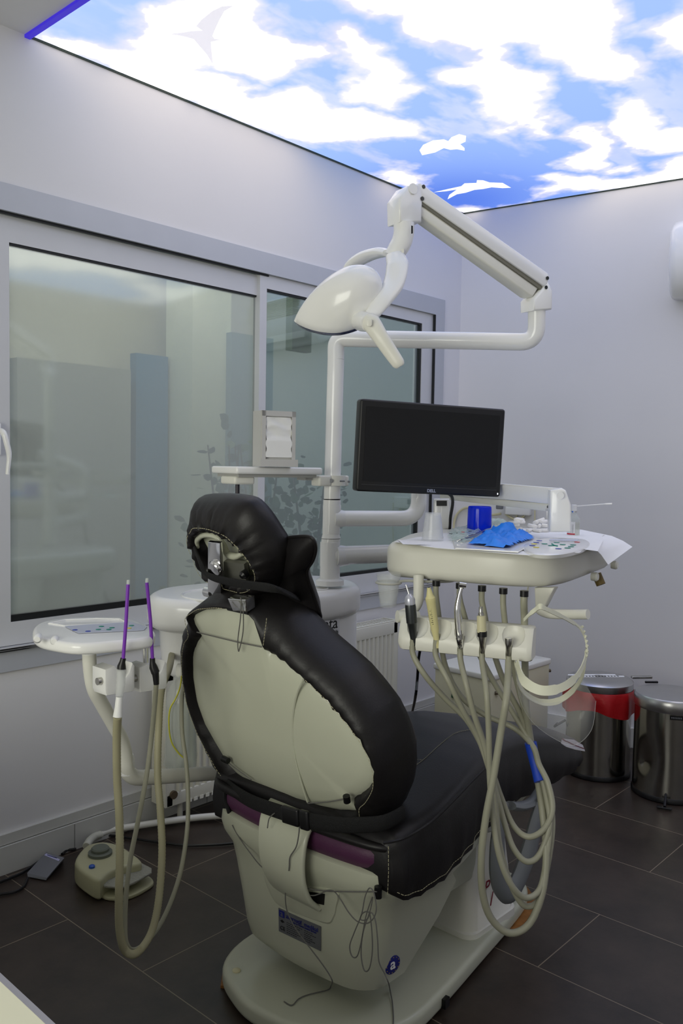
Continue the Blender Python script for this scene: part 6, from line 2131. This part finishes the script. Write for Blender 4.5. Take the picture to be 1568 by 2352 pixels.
SLID = mat('steel_lid', (.56, .56, .56), .3, metal=1, noise=.04)
ba = at(1378, 1782, z=0)
BLc = at(1372, 1788, z=0); BLc = V((3.69, 1.715, 0))
bl1 = bin_(BLc.x, BLc.y, .145, .44, 'pedal_bin', 'stainless pedal bin with red liner bag, under the far wall', 0)
b = MB(); b.lathe([(.147, .395), (.150, .40), (.150, .432), (.140, .441), (.10, .447), (.001, .449)], (BLc.x, BLc.y, 0), seg=48); lid1 = b.obj('lid', SLID, bl1, smooth=40)
b = MB()
rings = []
for z, r_, w in ((.402, .151, .0), (.39, .156, .002), (.36, .160, .005), (.33, .160, .007), (.305, .160, .006)):
    rings.append([V((BLc.x + (r_ + w * math.sin(j * .9) + w * .7 * math.sin(j * .37 + z * 30)) * math.cos(2 * PI * j / 72), BLc.y + (r_ + w * math.sin(j * .9)) * math.sin(2 * PI * j / 72), z - (.018 * math.sin(2 * PI * j / 72 * 3 + 1) if z < .34 else 0))) for j in range(72)])
b.skin(rings, False, False); b.obj('liner_bag', mat('red_bag', lin(178, 22, 28), .35, bump=.3, bscale=30), bl1, smooth=60, label='red plastic liner folded over the rim')
b = MB(); ad2 = V((.72, -.69, 0)); qd = V((.69, .72, 0))
for o_f in (-.020, .022):
    b.prism([V((BLc.x, BLc.y, .4475)) + qd.cross(V((0, 0, 1))) * 0 + p for p in (V((-.095, .09 + o_f, 0)), V((-.075, .10 + o_f * 1, 0)), V((.09, -.055 + o_f, 0)), V((.07, -.068 + o_f, 0)))], (0, 0, 1), .001)
tp_ = b.obj('lid_tape', WHITE, lid1, smooth=0)
b = MB()
for k in range(12):
    s_ = .15 + .065 * k
    p = V((BLc.x, BLc.y, .4488)) + V((-.085, .075, 0)).lerp(V((.08, -.082, 0)), s_) + V((0, 0, .0006)); b.box(p, (.006, .010, .0006), Matrix.Rotation(-.7, 3, 'Z'))
b.obj('lid_writing', INK, tp_, smooth=0)
b = MB(); hd1 = V((BLc.x + .10, BLc.y - .09, .43)); b.box(hd1 + V((.05, -.045, .012)), (.10, .02, .012), Matrix.Rotation(-.72, 3, 'Z'), bev=.003); b.obj('hinge', STEEL, bl1)
b = MB(); hc2 = V((BLc.x - .05, BLc.y + .14, .18)); b.tube([hc2 + V((.04, .02, .03)), hc2 + V((.0, .055, .0)), hc2 + V((-.04, .02, .03))], .006, 8); b.obj('side_handle', BLACK, bl1)

BRc = V((3.67, 1.375, 0))
br1 = bin_(BRc.x, BRc.y, .150, .445, 'pedal_bin', 'dented stainless pedal bin with closed lid at the right edge', 1)
b = MB(); b.lathe([(.152, .385), (.155, .39), (.155, .430), (.148, .440), (.12, .446), (.001, .450)], (BRc.x, BRc.y, 0), seg=56); b.obj('lid', SLID, br1, smooth=40)
nb_ = (V((0, 0, 0)) - BRc).normalized(); aa2 = math.atan2(nb_.y, nb_.x)
pn = BRc + V((math.cos(aa2 + .15), math.sin(aa2 + .15), 0)) * .1515 + V((0, 0, .372))
tn = V((-math.sin(aa2 + .15), math.cos(aa2 + .15), 0))
b = MB(); b.box(pn, (.052, .002, .018), Matrix((-tn, -tn.cross(V((0, 0, 1))), V((0, 0, 1)))).transposed()); nb2 = b.obj('name_badge', BLACK, br1, smooth=0)
b = MB()
for k in range(7):
    p = pn + tn * (.019 - .0063 * k) + V((math.cos(aa2 + .15), math.sin(aa2 + .15), 0)) * .0014; b.box(p, (.0035, .001, .006), Matrix((-tn, -tn.cross(V((0, 0, 1))), V((0, 0, 1)))).transposed())
b.obj('badge_letters', GREYP, nb2, smooth=0)
pf0 = BRc + V((math.cos(aa2 - .05), math.sin(aa2 - .05), 0)) * .15
b = MB(); pdv = V((math.cos(aa2 - .05), math.sin(aa2 - .05), 0)); b.tube([pf0 - pdv * .01 + V((0, 0, .045)), pf0 + pdv * .03 + V((0, 0, .03)), pf0 + pdv * .06 + V((0, 0, .012))], .006, 8)
b.box(pf0 + pdv * .065 + V((0, 0, .009)), (.022, .06, .006), Matrix.Rotation(aa2 - .05, 3, 'Z'), bev=.002); b.obj('foot_pedal', BLACK, br1)
b = MB(); p = BRc + V((.10, .13, .445)); b.box(p, (.06, .012, .01), Matrix.Rotation(-.8, 3, 'Z'), bev=.003); b.obj('hinge', BLACK, br1)

# air conditioner on the right wall
ac0 = at(1531, 590, pl=(K1 + RN * .1, RN))
acz0, acz1 = 2.215, 2.585
ya = ac0.y
ac = thing('air_conditioner', (rx(ya), ya - .4, acz0), 'white wall-mounted air conditioner at the right edge under the ceiling', 'air conditioner')
prf = [(.0, acz0 + .03), (.0, acz1 - .01), (.05, acz1), (.12, acz1 - .012), (.175, acz1 - .06), (.195, acz1 - .14), (.195, acz0 + .14), (.17, acz0 + .06), (.12, acz0 + .012), (.06, acz0)]
base_ac = K1 + _dr * ((ya - K1.y) / _dr.y)
def acs(s_, k):
    cz_ = (acz0 + acz1) / 2
    return [V((base_ac.x, base_ac.y, 0)) + _dr * s_ + RN * (f_ * k) + V((0, 0, cz_ + (z - cz_) * (1 - (1 - k) * .35))) for f_, z in prf]
b = MB(); b.skin([acs(.0, .72), acs(.008, .86), acs(.02, .95), acs(.05, 1), acs(.75, 1), acs(.79, .95), acs(.8, .8)]); b.obj('ac_body', PLAST, ac, smooth=50)
b = MB()
for k in range(11):
    z = acz1 - .06 - .012 * k
    p = V((base_ac.x, base_ac.y, z)) + _dr * .42 + RN * (.186 + .003 * math.sin(k / 10 * PI) + (k * .0006))
    b.box(p, (.60, .016, .005), Matrix((_dr, -RN, V((0, 0, 1)))).transposed())
b.obj('intake_grille', mat('grille_olive', lin(185, 185, 160), .5), ac, smooth=0)
b = MB(); p = V((base_ac.x, base_ac.y, acz0 + .055)) + _dr * .42 + RN * .165; b.box(p, (.68, .02, .05), Matrix((_dr, -RN, V((0, 0, 1)))).transposed(), bev=.004); b.obj('air_flap', PLAST2, ac)

# wall socket with small cables, behind the delivery unit
def onR(px, py, d=0.):
    return at(px, py, pl=(K1 + RN * d, RN))
so_ = thing('wall_socket', onR(1185, 1165), 'white wall socket box with cables on the right wall behind the tray', 'socket')
RW = Matrix((_dr, -RN, V((0, 0, 1)))).transposed()
b = MB(); b.box(onR(1190, 1168, .02), (.14, .04, .07), RW, bev=.006); b.obj('socket_box', PLAST, so_)
b = MB(); b.box(onR(1147, 1163, .05), (.035, .03, .03), RW, bev=.005); b.obj('plug', GREYP, so_)
b = MB()
b.tube(catmull([onR(x, y, .02) for x, y in ((1150, 1180), (1120, 1182), (1095, 1170), (1070, 1166), (1050, 1180), (1042, 1205), (1042, 1240), (1040, 1300))], 6), .007, 8)
b.tube(catmull([onR(x, y, .02) for x, y in ((1160, 1180), (1180, 1192), (1200, 1188), (1210, 1170), (1228, 1160))], 6), .006, 8)
b.tube(catmull([onR(x, y, .02) for x, y in ((1228, 1172), (1226, 1240), (1215, 1330), (1205, 1400), (1198, 1480))], 6), .004, 8)
b.tube(catmull([onR(x, y, .02) for x, y in ((1190, 1172), (1184, 1195), (1178, 1230))], 6), .0035, 8)
b.obj('socket_cable', CREAM, so_)
